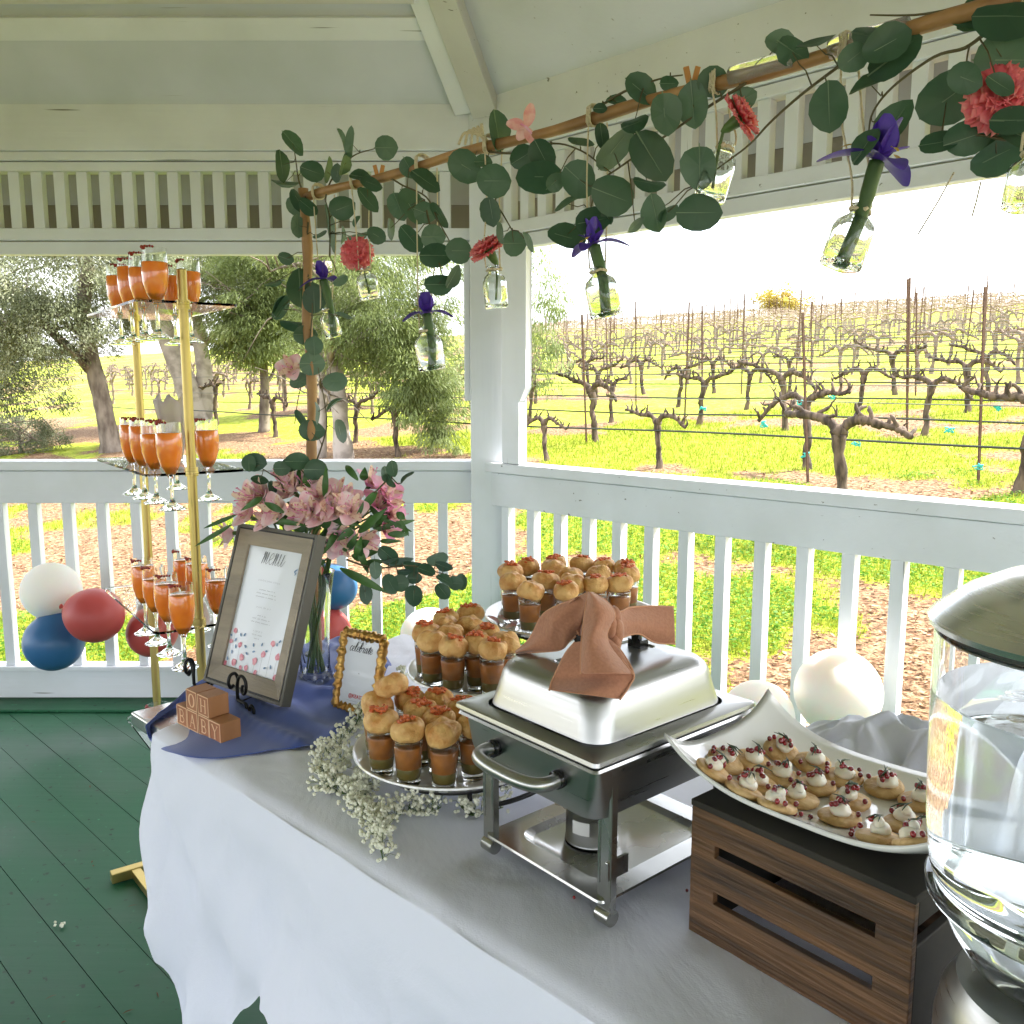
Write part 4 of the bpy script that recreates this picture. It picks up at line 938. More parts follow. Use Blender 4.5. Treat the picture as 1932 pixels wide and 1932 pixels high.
# ------------------------------------------------------------------ napkin bow on the lid handle
nb = empty('cloth_napkin', CC+e2*.01+Zv*1.10, 'terracotta cloth napkin knotted like a bow over the chafing dish handle', 'napkin')
def ribbon3(name, A_, B_, bulge=0., mt=M['napkin'], n=7):
    """A_, B_: matching edge points (zoom x, y, distance)"""
    a = crom([tuple(at_t(*fp('E', x, y), t)) for x, y, t in A_], 5); b__ = crom([tuple(at_t(*fp('E', x, y), t)) for x, y, t in B_], 5)
    rows = []
    for j in range(n+1):
        q = j/n; rows.append([V(p).lerp(V(r_), q)+(EYE-V(p)).normalized()*(bulge*math.sin(PI*q)+.008*noise.noise(V((q*2.6, i*.16+q, len(A_)*1.3+bulge*99)))) for i, (p, r_) in enumerate(zip(a, b__))])
    m = MB(); m.grid(rows); ob = m.build(name, mt, nb, solid=.0022, sub=2)
    for e_ in (a, b__): m = MB(); m.tube([V(p) for p in e_], .0014, 6); m.build('hem', M['napedge'], ob)
ribbon3('left_wing', [(362,424,1.30),(440,350,1.29),(500,235,1.26),(560,185,1.24),(690,130,1.22),(768,94,1.21)], [(366,432,1.30),(500,424,1.27),(610,412,1.25),(655,370,1.24),(700,330,1.235),(722,280,1.23)], .012)
ribbon3('loop_inside', [(690,128,1.21),(650,170,1.225),(648,240,1.235),(690,290,1.235),(712,330,1.22)], [(768,96,1.19),(765,140,1.20),(758,200,1.215),(745,270,1.215),(728,340,1.20)], -.012)
ribbon3('front_loop', [(764,94,1.185),(750,170,1.175),(738,260,1.165),(724,400,1.140),(722,545,1.115)], [(780,94,1.185),(868,150,1.18),(912,225,1.18),(868,350,1.16),(1012,548,1.12)], .028)
ribbon3('front_tail', [(690,370,1.165),(640,430,1.160),(598,510,1.150),(565,580,1.140),(548,635,1.125)], [(868,350,1.165),(945,420,1.150),(1014,545,1.125),(992,610,1.118),(938,688,1.105)], .016)
ribbon3('right_wing', [(905,205,1.21),(950,200,1.23),(1000,178,1.26),(1120,172,1.29),(1236,176,1.31)], [(930,400,1.19),(945,350,1.22),(1040,325,1.25),(1130,372,1.27),(1244,380,1.29)], .010)
m = MB()
for k, (x, y, r) in enumerate(((905,250,.016),(915,310,.017),(905,370,.015),(885,290,.015))):
    p = at_t(*fp('E', x, y), 1.195-.003*k); m.ball(p, r, 14, 9, sc=(.7, 1, 1.25), wob=.06)
m.build('knot', M['napkin'], nb, sub=1)

# ------------------------------------------------------------------ crate, platter, canapes
c0 = V((.226, 1.053, 0)); ce1 = V((.643, -.766, 0)); ce2 = V((.766, .643, 0)); CL, CD, CZ = .284, .215, .178
cr = empty('wooden_crate', c0+Zv*TZ, 'upturned dark stained slatted wooden crate under the serving platter', 'crate')
def cbox(name, x0, x1, y0, y1, z0, z1, mt, bev=.0015):
    m = MB(); m.box(c0+ce1*((x0+x1)/2)+ce2*((y0+y1)/2)+Zv*(TZ+.0045+(z0+z1)/2), (x1-x0, y1-y0, z1-z0), (ce1, ce2, Zv)); return m.build(name, mt, cr, smooth=False, bevel=bev)
sl = [(0, .052), (.068, .113), (.129, CZ-.009)]
for y0 in (0, CD-.010):
    for (z0, z1) in sl: cbox('slat', 0, CL, y0, y0+.010, z0, z1, M['crate'])
    for (z0, z1) in ((.052, .068), (.113, .129)):
        cbox('end_filler', .0005, .036, y0+.0006, y0+.0096, z0-.0005, z1+.0005, M['crate'], 0); cbox('end_filler', CL-.040, CL-.0005, y0+.0006, y0+.0096, z0-.0005, z1+.0005, M['crate'], 0)
for x0 in (.0003, CL-.0103):
    cbox('end_board', x0, x0+.010, .0102, CD-.0102, 0, .118, M['cratet']); cbox('end_board', x0, x0+.010, .0102, CD-.0102, .140, CZ-.009, M['cratet'])
cbox('top_board', -.001, CL+.001, -.001, CD+.001, CZ-.0088, CZ, M['cratet'])
# platter: curved rectangle with raised corners
pc_ = V((.403, 1.033, 0)); pu, pv = V((.680, -.733, 0)), V((.733, .680, 0)); PLX, PLY = .176, .122; PZ = TZ+.0045+CZ
def plat(a, b__, dz=0):       # a,b in -1..1
    xx = a*PLX*(1-.05*(1-b__*b__)*0); yy = b__*PLY*(1+.0*a)
    pin = 1-.06*(1-a*a)*abs(b__)**3
    z = PZ+.004+.040*abs(a)**3.2+.020*abs(b__)**3+.012*(abs(a)*abs(b__))**3
    return pc_+pu*xx+pv*(yy*pin)+Zv*(z+dz)
m = MB(); n = 40; K = 22
top = [[plat(-1+2*i/n, -1+2*j/K) for i in range(n+1)] for j in range(K+1)]; bot = [[plat(-1+2*i/n, -1+2*j/K, -.0045)+(pc_-plat(-1+2*i/n, -1+2*j/K)).normalized()*.002 for i in range(n+1)] for j in range(K+1)]
m.grid(top); m.grid([r_[::-1] for r_ in bot])
for ring_t, ring_b in ((top[0], bot[0]), (top[-1][::-1], bot[-1][::-1]), ([r_[-1] for r_ in top], [r_[-1] for r_ in bot]), ([r_[0] for r_ in top][::-1], [r_[0] for r_ in bot][::-1])): m.grid([ring_b, ring_t])
bm = bmesh.new(); o = m.build('serving_platter', M['china'], None); bm.from_mesh(o.data); bmesh.ops.remove_doubles(bm, verts=bm.verts, dist=.0003); bmesh.ops.recalc_face_normals(bm, faces=bm.faces); bm.to_mesh(o.data); bm.free()
tag(o, 'rectangular white platter with upswept corners full of small pancakes, on the crate', 'platter')
CAN = [(395,610),(570,540),(900,420),(1050,540),(820,625),(745,675),(600,740),(835,825),(985,780),(1090,695),(1270,640),(1310,790),(1525,700),(1750,790),(1240,890),(1650,930),(1480,1020),(1660,1110),(1800,1040),(690,560)]
def make_canape(seed):
    random.seed(seed*7+1); g = empty('pancake_canape', (0,0,0)); m = MB(); r = .0235; n = 20; of = V((seed*2.3, 1, 4)); vs = []
    P_ = [(0,0),(.85,0),(1,.003),(1,.006),(.9,.0085),(.5,.009),(0,.0085)]
    for (q, z) in P_:
        for k in range(n):
            a = 2*PI*k/n; f = 1+.06*noise.noise(V((math.cos(a), math.sin(a), 0))+of); vs.append((q*r*f*math.cos(a), q*r*f*math.sin(a)*.96, z+.0008*noise.noise(V((q*math.cos(a)*3, q*math.sin(a)*3, 2))+of)*(z > 0)))
    m.add(vs, [(i*n+k, i*n+(k+1)%n, (i+1)*n+(k+1)%n, (i+1)*n+k) for i in range(len(P_)-1) for k in range(n)]); m.build('pancake', M['blini'], g, world=False, sub=1)
    m = MB(); m.ball((random.uniform(-.003,.003), random.uniform(-.003,.003), .012), .0125, 14, 8, sc=(1, .9, .62), wob=.16); m.ball((.004, .002, .018), .0065, 10, 6, wob=.15); m.build('cream', M['cream'], g, world=False, sub=1)
    m = MB()
    for k in range(random.randint(5, 9)):
        a = random.uniform(0, 2*PI); q = random.uniform(0, .010); m.ball((q*math.cos(a), q*math.sin(a), .0215-q*.35+random.uniform(-.001,.002)), random.uniform(.0026,.0036), 8, 6, sc=(1, 1, random.uniform(.8,1.2)))
    for k in range(random.randint(1, 3)):
        a = random.uniform(0, 2*PI); m.ball((.019*math.cos(a), .019*math.sin(a), .0115), .0031, 8, 6)
    m.build('pomegranate_seeds', M['seed'], g, world=False)
    m = MB(); a = random.uniform(0, PI); d = V((math.cos(a), math.sin(a), .15))
    for k in range(3): p = V((.002*k, -.003+.003*k, .023)); m.tube([p-d*.010, p+V((0,0,.002)), p+d*.010], [.0004, .0009, .0003], 5); d.rotate(Matrix.Rotation(.4, 3, 'Z'))
    m.build('herb_sprig', M['herb'], g, world=False); return g
cans = [make_canape(k) for k in range(5)]; random.seed(4)
cp = []
for q in CAN:
    u_, v_ = fp('H', *q); p = on_z(u_, v_, PZ+.012)
    for it in range(4):
        d = V((p.x, p.y, 0))-pc_; a = max(-.86, min(.86, d.dot(pu)/PLX)); b__ = max(-.8, min(.8, d.dot(pv)/PLY)); p = on_z(u_, v_, plat(a, b__).z+.005)
    cp.append([a, b__])
for it in range(25):
    for i in range(len(cp)):
        for j in range(i):
            dx, dy = (cp[i][0]-cp[j][0])*PLX, (cp[i][1]-cp[j][1])*PLY; l_ = math.hypot(dx, dy)
            if l_ < .0430:
                k = (.0430-l_)/2/max(l_, 1e-5); cp[i][0] += dx*k/PLX; cp[i][1] += dy*k/PLY; cp[j][0] -= dx*k/PLX; cp[j][1] -= dy*k/PLY
        cp[i][0] = max(-.84, min(.84, cp[i][0])); cp[i][1] = max(-.78, min(.78, cp[i][1]))
rk = orderlabel([(plat(a, b__).x/plat(a, b__).y, 0) for a, b__ in cp]); ORD += ['nineteenth', 'twentieth', 'twenty first']
for k, (a, b__) in enumerate(cp):
    p = plat(a, b__); e = .04; tx = (plat(a+e, b__)-plat(a-e, b__)).normalized(); ty = (plat(a, b__+e)-plat(a, b__-e)).normalized(); nz_ = tx.cross(ty).normalized()
    o = put(cans[k % 5], p+nz_*.0006, 'small pancake with cream and pomegranate seeds, %s from the left on the platter' % ORD[rk[k]], 'canape', 'pancake canapes on the platter')
    ty2 = nz_.cross(tx); Mx = Matrix((tx, ty2, nz_)).transposed() @ Matrix.Rotation(random.uniform(0, 6), 3, 'Z'); o.rotation_euler = Mx.to_euler(); o.scale = (1.08, 1.08, 1.15)
for (x, y) in ((720,545),(740,520),(770,560),(860,590),(880,640),(850,550),(620,630),(1370,600),(1000,870),(960,880),(1060,885),(1330,930),(1320,970),(1310,1010),(1630,1010),(1780,885)):
    p = on_z(*fp('H', x, y), PZ+.012); d = V((p.x, p.y, 0))-pc_; a, b__ = max(-.9,min(.9,d.dot(pu)/PLX)), max(-.9,min(.9,d.dot(pv)/PLY)); p = plat(a, b__)
    m = MB(); m.ball(p+Zv*.0032, .0032, 8, 6); o = m.build('pomegranate_seed', M['seed'], None); tag(o, 'loose dark red pomegranate seed lying between the pancakes on the platter', 'pomegranate seed', 'loose pomegranate seeds')

# ------------------------------------------------------------------ drink dispenser
DC = V((.500, .735, 0)); JZ = lambda z: .895+(z-.836)*.9024; dd = empty('drink_dispenser', DC+Zv*TZ, 'big clear drink dispenser filled with water under a shiny metal lid', 'drink dispenser')
m = MB(); ro = [(.040,.836),(.058,.839),(.078,.856),(.094,.885),(.1065,.920),(.115,.955),(.1190,1.00),(.121,1.06),(.122,1.12),(.1225,1.205)]
ri = [(.1185,1.205),(.1180,1.12),(.1170,1.06),(.1152,1.00),(.1112,.958),(.1025,.924),(.090,.890),(.074,.863),(.055,.848),(.038,.845)]
m.lathe([(r_*1.035, JZ(z_)) for r_, z_ in [(0,.836)]+ro+ri+[(0,.845)]], 96, DC); m.build('glass_jar', M['glass'], dd, auto=60)
m = MB(); wl = 1.163; wq = (wl-.895)/.9024+.836; m.lathe([(r_*1.035, JZ(z_)) for r_, z_ in [(0,.8453),(.0385,.8454),(.0555,.8484),(.0745,.8634),(.0905,.8905),(.1030,.9245),(.1117,.9585),(.1157,1.00),(.1175,1.06),(.1184,wq-.002),(.1178,wq),(0,wq-.001)]], 96, DC); m.build('water', M['water'], dd, auto=60)
m = MB(); m.lathe([(r_*1.035, z_+.023) for r_, z_ in [(0,1.262),(.030,1.260),(.07,1.249),(.10,1.233),(.122,1.214),(.1285,1.207),(.1275,1.202),(.124,1.200),(.1195,1.196),(.1175,1.192),(0,1.192)][::-1]], 96, DC); m.build('lid', M['steell'], dd, auto=40)
m = MB(); m.lathe([(.1165,.972),(.1205,.975),(.1210,.982),(.1190,.985)], 96, DC, ); m.build('collar_ring', M['glassg'], dd)
m = MB(); m.lathe([(0,TZ+.005),(.100,TZ+.005),(.105,.750),(.105,.84),(.100,.868),(.088,.890),(.07,.8935),(0,.8935)], 72, DC); m.build('base', M['steel'], dd, auto=40)
for k in range(16):
    a = random.uniform(2.2, 5.2); r = random.uniform(.02, .105); m = MB(); m.ball(DC+V((r*math.cos(a), r*math.sin(a), wl-.0055)), random.uniform(.008,.017), 10, 6, sc=(1, .8, .33), wob=.12)
    m.build('ice_piece', M['glass'], dd)
# ------------------------------------------------------------------ brass stand with hanging flutes
g0, g1 = V((-1.04, 2.50, 0)), V((-.765, 2.115, 0)); gd = (g1-g0).normalized(); gn_ = V((-gd.y, gd.x, 0)); gn_ = gn_ if gn_.x < 0 else -gn_
gn_ = -gn_                                          # points right / away from the viewer
gc = (g0+g1)/2; fs_ = empty('flute_stand', gc, 'tall gold stand with clear shelves that hold rows of orange drink flutes', 'drink stand')
for p in (g0, g1):
    m = MB(); m.tube([p+Zv*.03, p+Zv*1.70], .0112, 20); m.ball(p+Zv*1.70, .0112, 16, 6, sc=(1,1,.3)); m.build('pole', M['gold'], fs_, auto=40)
    m = MB(); lo_ = .155 if p is g0 else .06; m.seg(p-gn_*lo_+Zv*.018, p+gn_*.19+Zv*.018, .030, .03); m.build('foot', M['gold'], fs_, smooth=False, bevel=.002)
m = MB(); m.seg(g0+gd*.0-gn_*.09+Zv*.018, g1-gn_*.055+Zv*.018, .026, .024); m.build('cross_bar', M['gold'], fs_, smooth=False, bevel=.002)
SHZ = [1.625, 1.235, .865, .487]
for z in SHZ:
    m = MB(); hw, hl = (.115, .285) if z > .6 else (.085, .255); q = []
    for (sx, sy, a0) in ((1,1,0), (-1,1,90), (-1,-1,180), (1,-1,270)):
        for k in range(5): a = math.radians(a0+22.5*k); q.append(gc+gd*(sx*(hl-.02)+.02*math.cos(a))+gn_*(sy*(hw-.02)+.02*math.sin(a)))
    n = len(q); m.add([p+Zv*z for p in q]+[p+Zv*(z-.006) for p in q], [tuple(range(n)), tuple(range(2*n-1, n-1, -1))]+[(i, n+i, n+(i+1)%n, (i+1)%n) for i in range(n)])
    sh_ = m.build('shelf', M['acrylic'], fs_, smooth=False); bm = bmesh.new(); bm.from_mesh(sh_.data); bmesh.ops.recalc_face_normals(bm, faces=bm.faces); bm.to_mesh(sh_.data); bm.free()
    for p in (g0, g1): m = MB(); m.tube([p+Zv*(z-.014), p+Zv*(z+.007)], .0155, 18); m.build('collar', M['gold'], fs_, auto=40)
def make_flute(fl=0.):
    g = empty('champagne_flute', (0,0,0)); m = MB()
    o = [(.030,-.088),(.031,-.086),(.020,-.080),(.008,-.072),(.0045,-.060),(.0038,-.035),(.0045,-.018),(.010,-.006),(.0202,.012),(.0269,.036),(.0289,.060),(.0268,.113)]
    i_ = [(.0258,.113),(.0277,.060),(.0256,.036),(.0190,.014),(.009,.000)]
    m.lathe([(0,-.088)]+o+i_+[(0,-.003)], 24); m.build('glass', M['glass'], g, world=False, auto=60)
    m = MB(); m.lathe([(0,-.0045),(.0098,-.0045),(.0205,.0125),(.0272,.036),(.0292,.060),(.0284,.088+fl),(.0276,.0895+fl),(0,.0895+fl)], 24); m.build('orange_drink', M['juice'], g, world=False)
    m = MB()
    for k in range(7): a = -2.4+.22*k; m.ball((.0266*math.cos(a), .0266*math.sin(a), .113+.001*(k % 2)), .0030, 6, 5, wob=.3)
    m.ball((.0262*math.cos(-2.0), .0262*math.sin(-2.0), .111), .0050, 9, 7, sc=(1,1,.9), wob=.15); m.build('strawberry', M['garnish'], g, world=False); return g
fls = [make_flute(q) for q in (0, -.008, .006, -.003)]; fi = 0; r1 = gc-gn_*.062; r2 = gc+gn_*.062
SHN = ['top shelf', 'second shelf', 'third shelf', 'lowest visible shelf']
rows_ = {0: ([224,246,268,293], [328,357]), 1: ([249,268,290,320], [330,391]), 2: ([271,292,315,344], [348,372,411]), 3: ([300], [])}
for t_, (ra, rb) in rows_.items():
    for nm, us, r in (('near', ra, r1), ('far', rb, r2)):
        for k, u_ in enumerate(us):
            fi += 1; p = on_line(u_, r, gd, SHZ[t_]+.05); put(fls[(fi*3+fi//4) % 4], V((p.x, p.y, SHZ[t_]+.004)), 'orange mimosa flute, %s from the left in the %s row of the %s' % (ORD[k], nm, SHN[t_]), 'champagne flute', 'flutes hanging in the gold stand', random.uniform(-.7, .7))
random.seed(33)
p = gc+gd*.02+gn_*.02; m = MB(); rows = []
for j in range(9):
    h_ = j/8; rows.append([p+V(((.018+.022*h_)*math.cos(2*PI*k/22)*(1+.22*math.sin(k*2.6+h_)), (.018+.022*h_)*math.sin(2*PI*k/22)*(1+.22*math.cos(k*3.1)), 1.245+.16*h_+.012*math.sin(k*1.9)*h_)) for k in range(23)])
m.grid(rows); o = m.build('plastic_sleeve', mat('frosted plastic film', (.85,.80,.80), .25, trans=.6, ior=1.1), None, solid=.0006); tag(o, 'crinkled clear plastic sleeve standing on the second shelf of the gold stand', 'plastic sleeve')

# ------------------------------------------------------------------ glass vase and bouquet
VC = V((-.455, 1.985, 0)); vz = TZ+.012
va = empty('flower_vase', VC+Zv*vz, 'tall flared clear glass vase holding the pink flower bouquet', 'vase')
m = MB(); o_ = [(.036,0),(.040,.004),(.041,.012),(.038,.022),(.034,.045),(.034,.09),(.036,.15),(.041,.21),(.049,.262),(.0505,.265)]; i_ = [(.0485,.264),(.0385,.21),(.0335,.15),(.0315,.09),(.0315,.045),(.030,.030)]
m.lathe([(0,0)]+[(r, z) for r, z in o_]+i_+[(0,.026)], 40, VC+Zv*vz); m.build('glass_body', M['glass'], va, auto=60)
m = MB()
for k in range(11): a = 2*PI*k/11; m.ball(VC+V((.037*math.cos(a), .037*math.sin(a), vz+.012)), .0105, 10, 7, sc=(1,1,1.0))
m.build('pebbled_foot', M['glass'], va)
def petal(mb, o, d, n, L_, W_, curl=.3, mi=0, cup=.2, tip=.0):
    d = d.normalized(); n = (n-d*n.dot(d)).normalized(); s = d.cross(n); rows = []
    for i in range(7):
        t = i/6; w = W_*(math.sin(PI*(t*.86+.07))**.8)*(1-.25*tip*t); b__ = curl*L_*t*t
        c = o+d*(L_*t)-n*b__
        rows.append([c-s*w/2+n*cup*w*.5, c-s*w/4+n*cup*w*.1, c, c+s*w/4+n*cup*w*.1, c+s*w/2+n*cup*w*.5])
    mb.grid(rows, mi)
def make_alstro(seed, mt):
    random.seed(seed); g = empty('alstroemeria', (0,0,0)); m = MB(); A_ = V((0,0,1))
    for k in range(3):
        a = 2*PI*k/3+random.uniform(-.15,.15); d = V((math.cos(a), math.sin(a), random.uniform(.85,1.5))); petal(m, V((0,0,0)), d, V((-math.cos(a), -math.sin(a), 1)), .037, .034, .30)
    m.build('outer_petals', mt, g, world=False, sub=1)
    m = MB()
    for k in range(3):
        a = 2*PI*k/3+PI/3+random.uniform(-.15,.15); d = V((math.cos(a), math.sin(a), random.uniform(1.3,2.0))); petal(m, V((0,0,.002)), d, V((-math.cos(a), -math.sin(a), 1)), .038, .019, .2, tip=1)
    m.build('inner_petals', M['alyel'], g, world=False, sub=1)
    m = MB()
    for k in range(6):
        a = random.uniform(0, 6.28); m.tube([V((0,0,0)), V((.006*math.cos(a), .006*math.sin(a), .022)), V((.011*math.cos(a), .011*math.sin(a), .036))], .0006, 4); m.ball((.011*math.cos(a), .011*math.sin(a), .037), .0013, 5, 4)
    m.build('stamens', M['almag'], g, world=False)
    m = MB(); m.tube([V((0,0,.004)), V((0,0,-.008)), V((0,0,-.03))], [.0042,.0032,.0016], 7); m.build('flower_base', M['stem'], g, world=False); return g
al = [make_alstro(k, M['alpink'] if k < 4 else M['almag']) for k in range(6)]; random.seed(8)
BC = V((VC.x+.05, VC.y, 1.10))
FLW = [(330,430,0),(500,500,0),(575,370,0),(690,490,0),(742,405,0),(850,490,0),(930,430,0),(670,320,0),(310,520,0),(420,550,0),(1095,320,4),(1200,420,5),(1235,520,4),(1195,610,5),(890,660,0),(1060,690,0),(195,650,0),(640,530,0),(960,500,0),(560,320,0),(1180,370,4),(400,400,0),(1140,450,4),(860,380,0),(760,520,0),(890,710,0)]
rk = orderlabel([(q[0], 0) for q in FLW])
stm = empty('bouquet_greenery', VC+Zv*(vz+.03), 'green stems and long leaves of the bouquet standing in the glass vase', 'greenery')
ORD += ['twenty second', 'twenty third', 'twenty fourth', 'twenty fifth', 'twenty sixth', 'twenty seventh']
def head_at(u_, v_, depth): return at_t(u_, v_, depth)
for k, (x, y, kind) in enumerate(FLW):
    u_, v_ = fp('F', x, y); r = math.hypot((x-720)/520, (y-520)/260); dep = 1.93+.085*min(r, 1.2)**2+random.uniform(-.015, .015)
    p = head_at(u_, v_, dep); out = (p-BC).normalized(); out = (out+V((0,-.55,.15))+V((random.uniform(-.3,.3), 0, random.uniform(-.3,.3)))).normalized()
    o = put(al[(k % 4) if kind < 4 else kind], p-out*.026, '%s alstroemeria bloom, %s from the left in the vase bouquet' % ('bright pink' if kind else 'soft pink', ORD[rk[k]]), 'flower', 'alstroemeria blooms in the vase')
    o.rotation_euler = out.to_track_quat('Z', 'Y').to_euler(); s_ = random.uniform(1.15, 1.45); o.scale = (s_, s_, s_)
    a = random.uniform(0, 6.28); m = MB(); b0_ = VC+V((.022*math.cos(a), .022*math.sin(a), vz+.03)); a += 2.6; t0 = VC+V((.036*math.cos(a), .036*math.sin(a), vz+.255))
    m.tube(crom([tuple(b0_), tuple(b0_.lerp(t0, .5)), tuple(t0), tuple(t0.lerp(p-out*.04, .6)+V((0,0,.015))), tuple(p-out*.045)], 4), .0024, 6); m.build('stem', M['stem'], stm)
def blade(mb, p, q, w_, sag=.01, n=8, face=None):
    p, q = V(p), V(q); d = (q-p); L_ = d.length; d /= L_; f = (face or (EYE-p)).normalized(); s = d.cross(f).normalized(); f = s.cross(d); rows = []
    for i in range(n+1):
        t = i/n; w = w_*(math.sin(PI*min(1, t*.93+.05))**.85)*(1-.3*t); c = p+d*L_*t+f*(sag*math.sin(PI*t))
        rows.append([c-s*w/2+f*w*.12, c, c+s*w/2+f*w*.12])
    mb.grid(rows)
LV = [(280,530,80,615,30),(250,590,28,722,34),(430,430,300,510,44),(480,560,700,600,42),(830,560,1020,600,44),(1000,640,1175,490,60),(890,850,1185,1003,62),(1000,330,925,240,50),(1030,330,1040,250,60),(1110,395,985,545,60),(800,440,810,240,44),(640,380,650,240,36),(560,520,440,460,50),(960,560,760,600,50),(1100,620,1340,565,46),(1130,690,1265,690,36),(1160,560,1320,635,30),(700,250,690,420,60),(1060,880,970,660,50),(850,560,700,520,40),(940,740,1000,640,50),(480,430,420,480,50),(1250,560,1300,660,30),(880,620,800,760,50),(980,790,1020,660,50)]
for k, (x0, y0, x1, y1, w_) in enumerate(LV):
    d0 = 1.95+random.uniform(-.03, .05); m = MB(); blade(m, at_t(*fp('F', x0, y0), d0), at_t(*fp('F', x1, y1), d0+random.uniform(-.05, .03)), w_/2.972*.943/FV*d0, .012)
    m.build('leaf', M['alleaf'], stm, sub=1, smooth=True)
for k in range(46):                              # inner foliage filling the bouquet
    p = BC+V((random.uniform(-.13,.15), random.uniform(-.05,.06), random.uniform(-.07,.06))); q = p+V((random.uniform(-.06,.06), random.uniform(-.03,.04), random.uniform(-.03,.05)))
    m = MB(); blade(m, p, q, random.uniform(.018,.028), .006); m.build('leaf', M['alleaf'], stm, smooth=True)

# ------------------------------------------------------------------ eucalyptus
def leaf_cards(leaves):
    """leaves: (centre, long unit, short unit, normal, a, b) -> one mesh of round cupped leaves"""
    co = []; fa = []; tint = []
    for (c, dl, ds, nn, a, b__) in leaves:
        o = len(co); n = 14; tv_ = random.random(); co.append(tuple(c-nn*.05*a))
        for k in range(n):
            q = 2*PI*k/n; r = 1+.06*math.cos(q)+.045*math.sin(2*q+tv_*6)+.03*math.sin(3*q+tv_*17)+(.07 if k == 0 else 0); cup = (.02+.26*((tv_*7)%1))*a*math.sin(q)**2+.04*a*math.sin(q*3+tv_*9)+(.30*((tv_*13)%1)-.15)*a*math.cos(q)**2
            co.append(tuple(c+dl*(a*r*math.cos(q))+ds*(b__*r*math.sin(q))+nn*cup))
        for k in range(n): fa.append((o, o+1+k, o+1+(k+1) % n)); tint.append(min(.88, max(0, tv_*.88+random.uniform(-.06,.06))))
        for sg in (-1, 1):
            o = len(co); w_ = max(.00045, a*.022)
            co += [tuple(c-dl*a*.98+nn*(.0007*sg-.02*a)-ds*w_), tuple(c-dl*a*.98+nn*(.0007*sg-.02*a)+ds*w_), tuple(c-nn*(.05*a-.0009*sg)-ds*w_*.8), tuple(c-nn*(.05*a-.0009*sg)+ds*w_*.8), tuple(c+dl*a*.9+nn*(.0008*sg))]
            fa += [(o, o+1, o+3), (o, o+3, o+2), (o+2, o+3, o+4)]; tint += [.97, .97, .97]
    return np.array(co), np.array(fa), np.array(tint)
def place_leaf(frame, x, y, a, b__, ang, depth):
    u_, v_ = fp(frame, x, y); k = .94336/FR[frame][2]/FV; p = at_t(u_, v_, depth); f = (EYE-p).normalized()
    rt = V((1,0,0)); rt = (rt-f*rt.dot(f)).normalized(); dn = f.cross(rt); dn = dn if dn.z < 0 else -dn
    t = math.radians(ang); dl = rt*math.cos(t)+dn*math.sin(t); sd = f.cross(dl).normalized()
    A_, B_ = a*k*depth, b__*k*depth
    if B_ > A_: A_, B_, dl, sd = B_, A_, sd, dl
    W_ = max(B_, A_*.82); tl = math.acos(min(1, B_/W_))*random.choice((-1, 1)); ds = sd*math.cos(tl)+f*math.sin(tl)
    tw = random.uniform(-.25, .25); dl = (dl+f*tw).normalized(); nn = dl.cross(ds).normalized(); nn = nn if nn.dot(f) > 0 else -nn
    return (p, dl, ds, nn, A_*1.1, W_*1.1)
def plane_t(u_, v_, c=1.68): d = ray(u_, v_); return c/(d.x+d.y)
LA = [(147,145,110,58,50),(58,342,115,58,88),(315,395,92,82,20),(440,392,100,27,-78),(575,120,95,18,70),(658,160,118,36,-83),(948,195,92,90,0),(590,345,90,38,-70),(535,418,70,45,-80),(730,440,85,45,10),(200,650,100,50,60),(180,690,82,75,60),(195,865,88,62,90),(570,715,100,95,-20),(460,880,180,28,84),(790,640,110,60,50),(865,945,75,68,30),(578,940,70,14,95),(1150,360,90,68,60),(1285,470,125,72,35),(1060,690,112,82,70),(1160,690,145,90,60),(1280,750,95,80,20),(1405,765,110,42,55),(985,890,80,30,88),(1160,970,115,82,50),(1350,960,100,92,0),(1370,1120,125,98,0),(1570,1080,105,98,0),(1400,1370,110,85,0),(1525,1310,95,52,-60),(1620,350,140,120,30),(1870,480,140,125,0),(1850,740,100,85,80),(90,1145,60,50,20),(215,1390,145,112,90),(330,1450,100,70,70),(60,1560,100,42,-55),(555,1330,65,36,-25),(380,940,60,18,-25),(90,490,120,7,5),(700,830,50,20,-60),(820,500,90,50,20),(280,700,80,60,40),(700,960,100,26,-15)]
LB = [(155,945,62,33,-55),(240,1030,78,27,15),(280,1080,58,44,0),(330,1140,42,44,0),(315,1230,62,55,0),(250,1320,48,36,-20),(435,1320,58,45,0),(312,1575,60,50,0),(262,1510,45,20,60),(462,1572,55,28,80),(347,1480,52,11,88),(330,905,58,60,0),(480,985,45,10,20),(430,1440,50,8,-40),(120,810,50,8,-15)]
LC = [(125,390,125,70,80),(80,970,90,68,80),(300,590,85,80,-30),(440,560,102,85,60),(420,730,150,110,0),(530,770,70,55,-40),(700,740,125,112,40),(715,485,90,25,10),(955,540,155,82,-52),(1140,100,118,85,35),(980,190,75,32,10),(1100,350,90,48,-20),(1220,570,178,128,55),(1320,270,135,100,80),(1520,200,150,98,80),(1345,60,60,48,0),(1200,770,105,40,10),(940,860,140,132,20),(800,1045,120,88,-10),(610,1155,122,80,15),(1570,650,145,112,85),(1555,985,140,125,0),(1250,980,125,82,75),(1335,990,75,42,-40),(1110,1075,70,28,-45),(240,1205,80,80,0),(155,1120,70,24,80),(345,1190,75,22,65),(870,430,80,48,80),(855,240,45,33,0),(620,920,100,20,-30),(910,1010,50,38,60),(1660,50,105,95,0),(1880,180,90,72,-30),(20,620,60,40,0)]
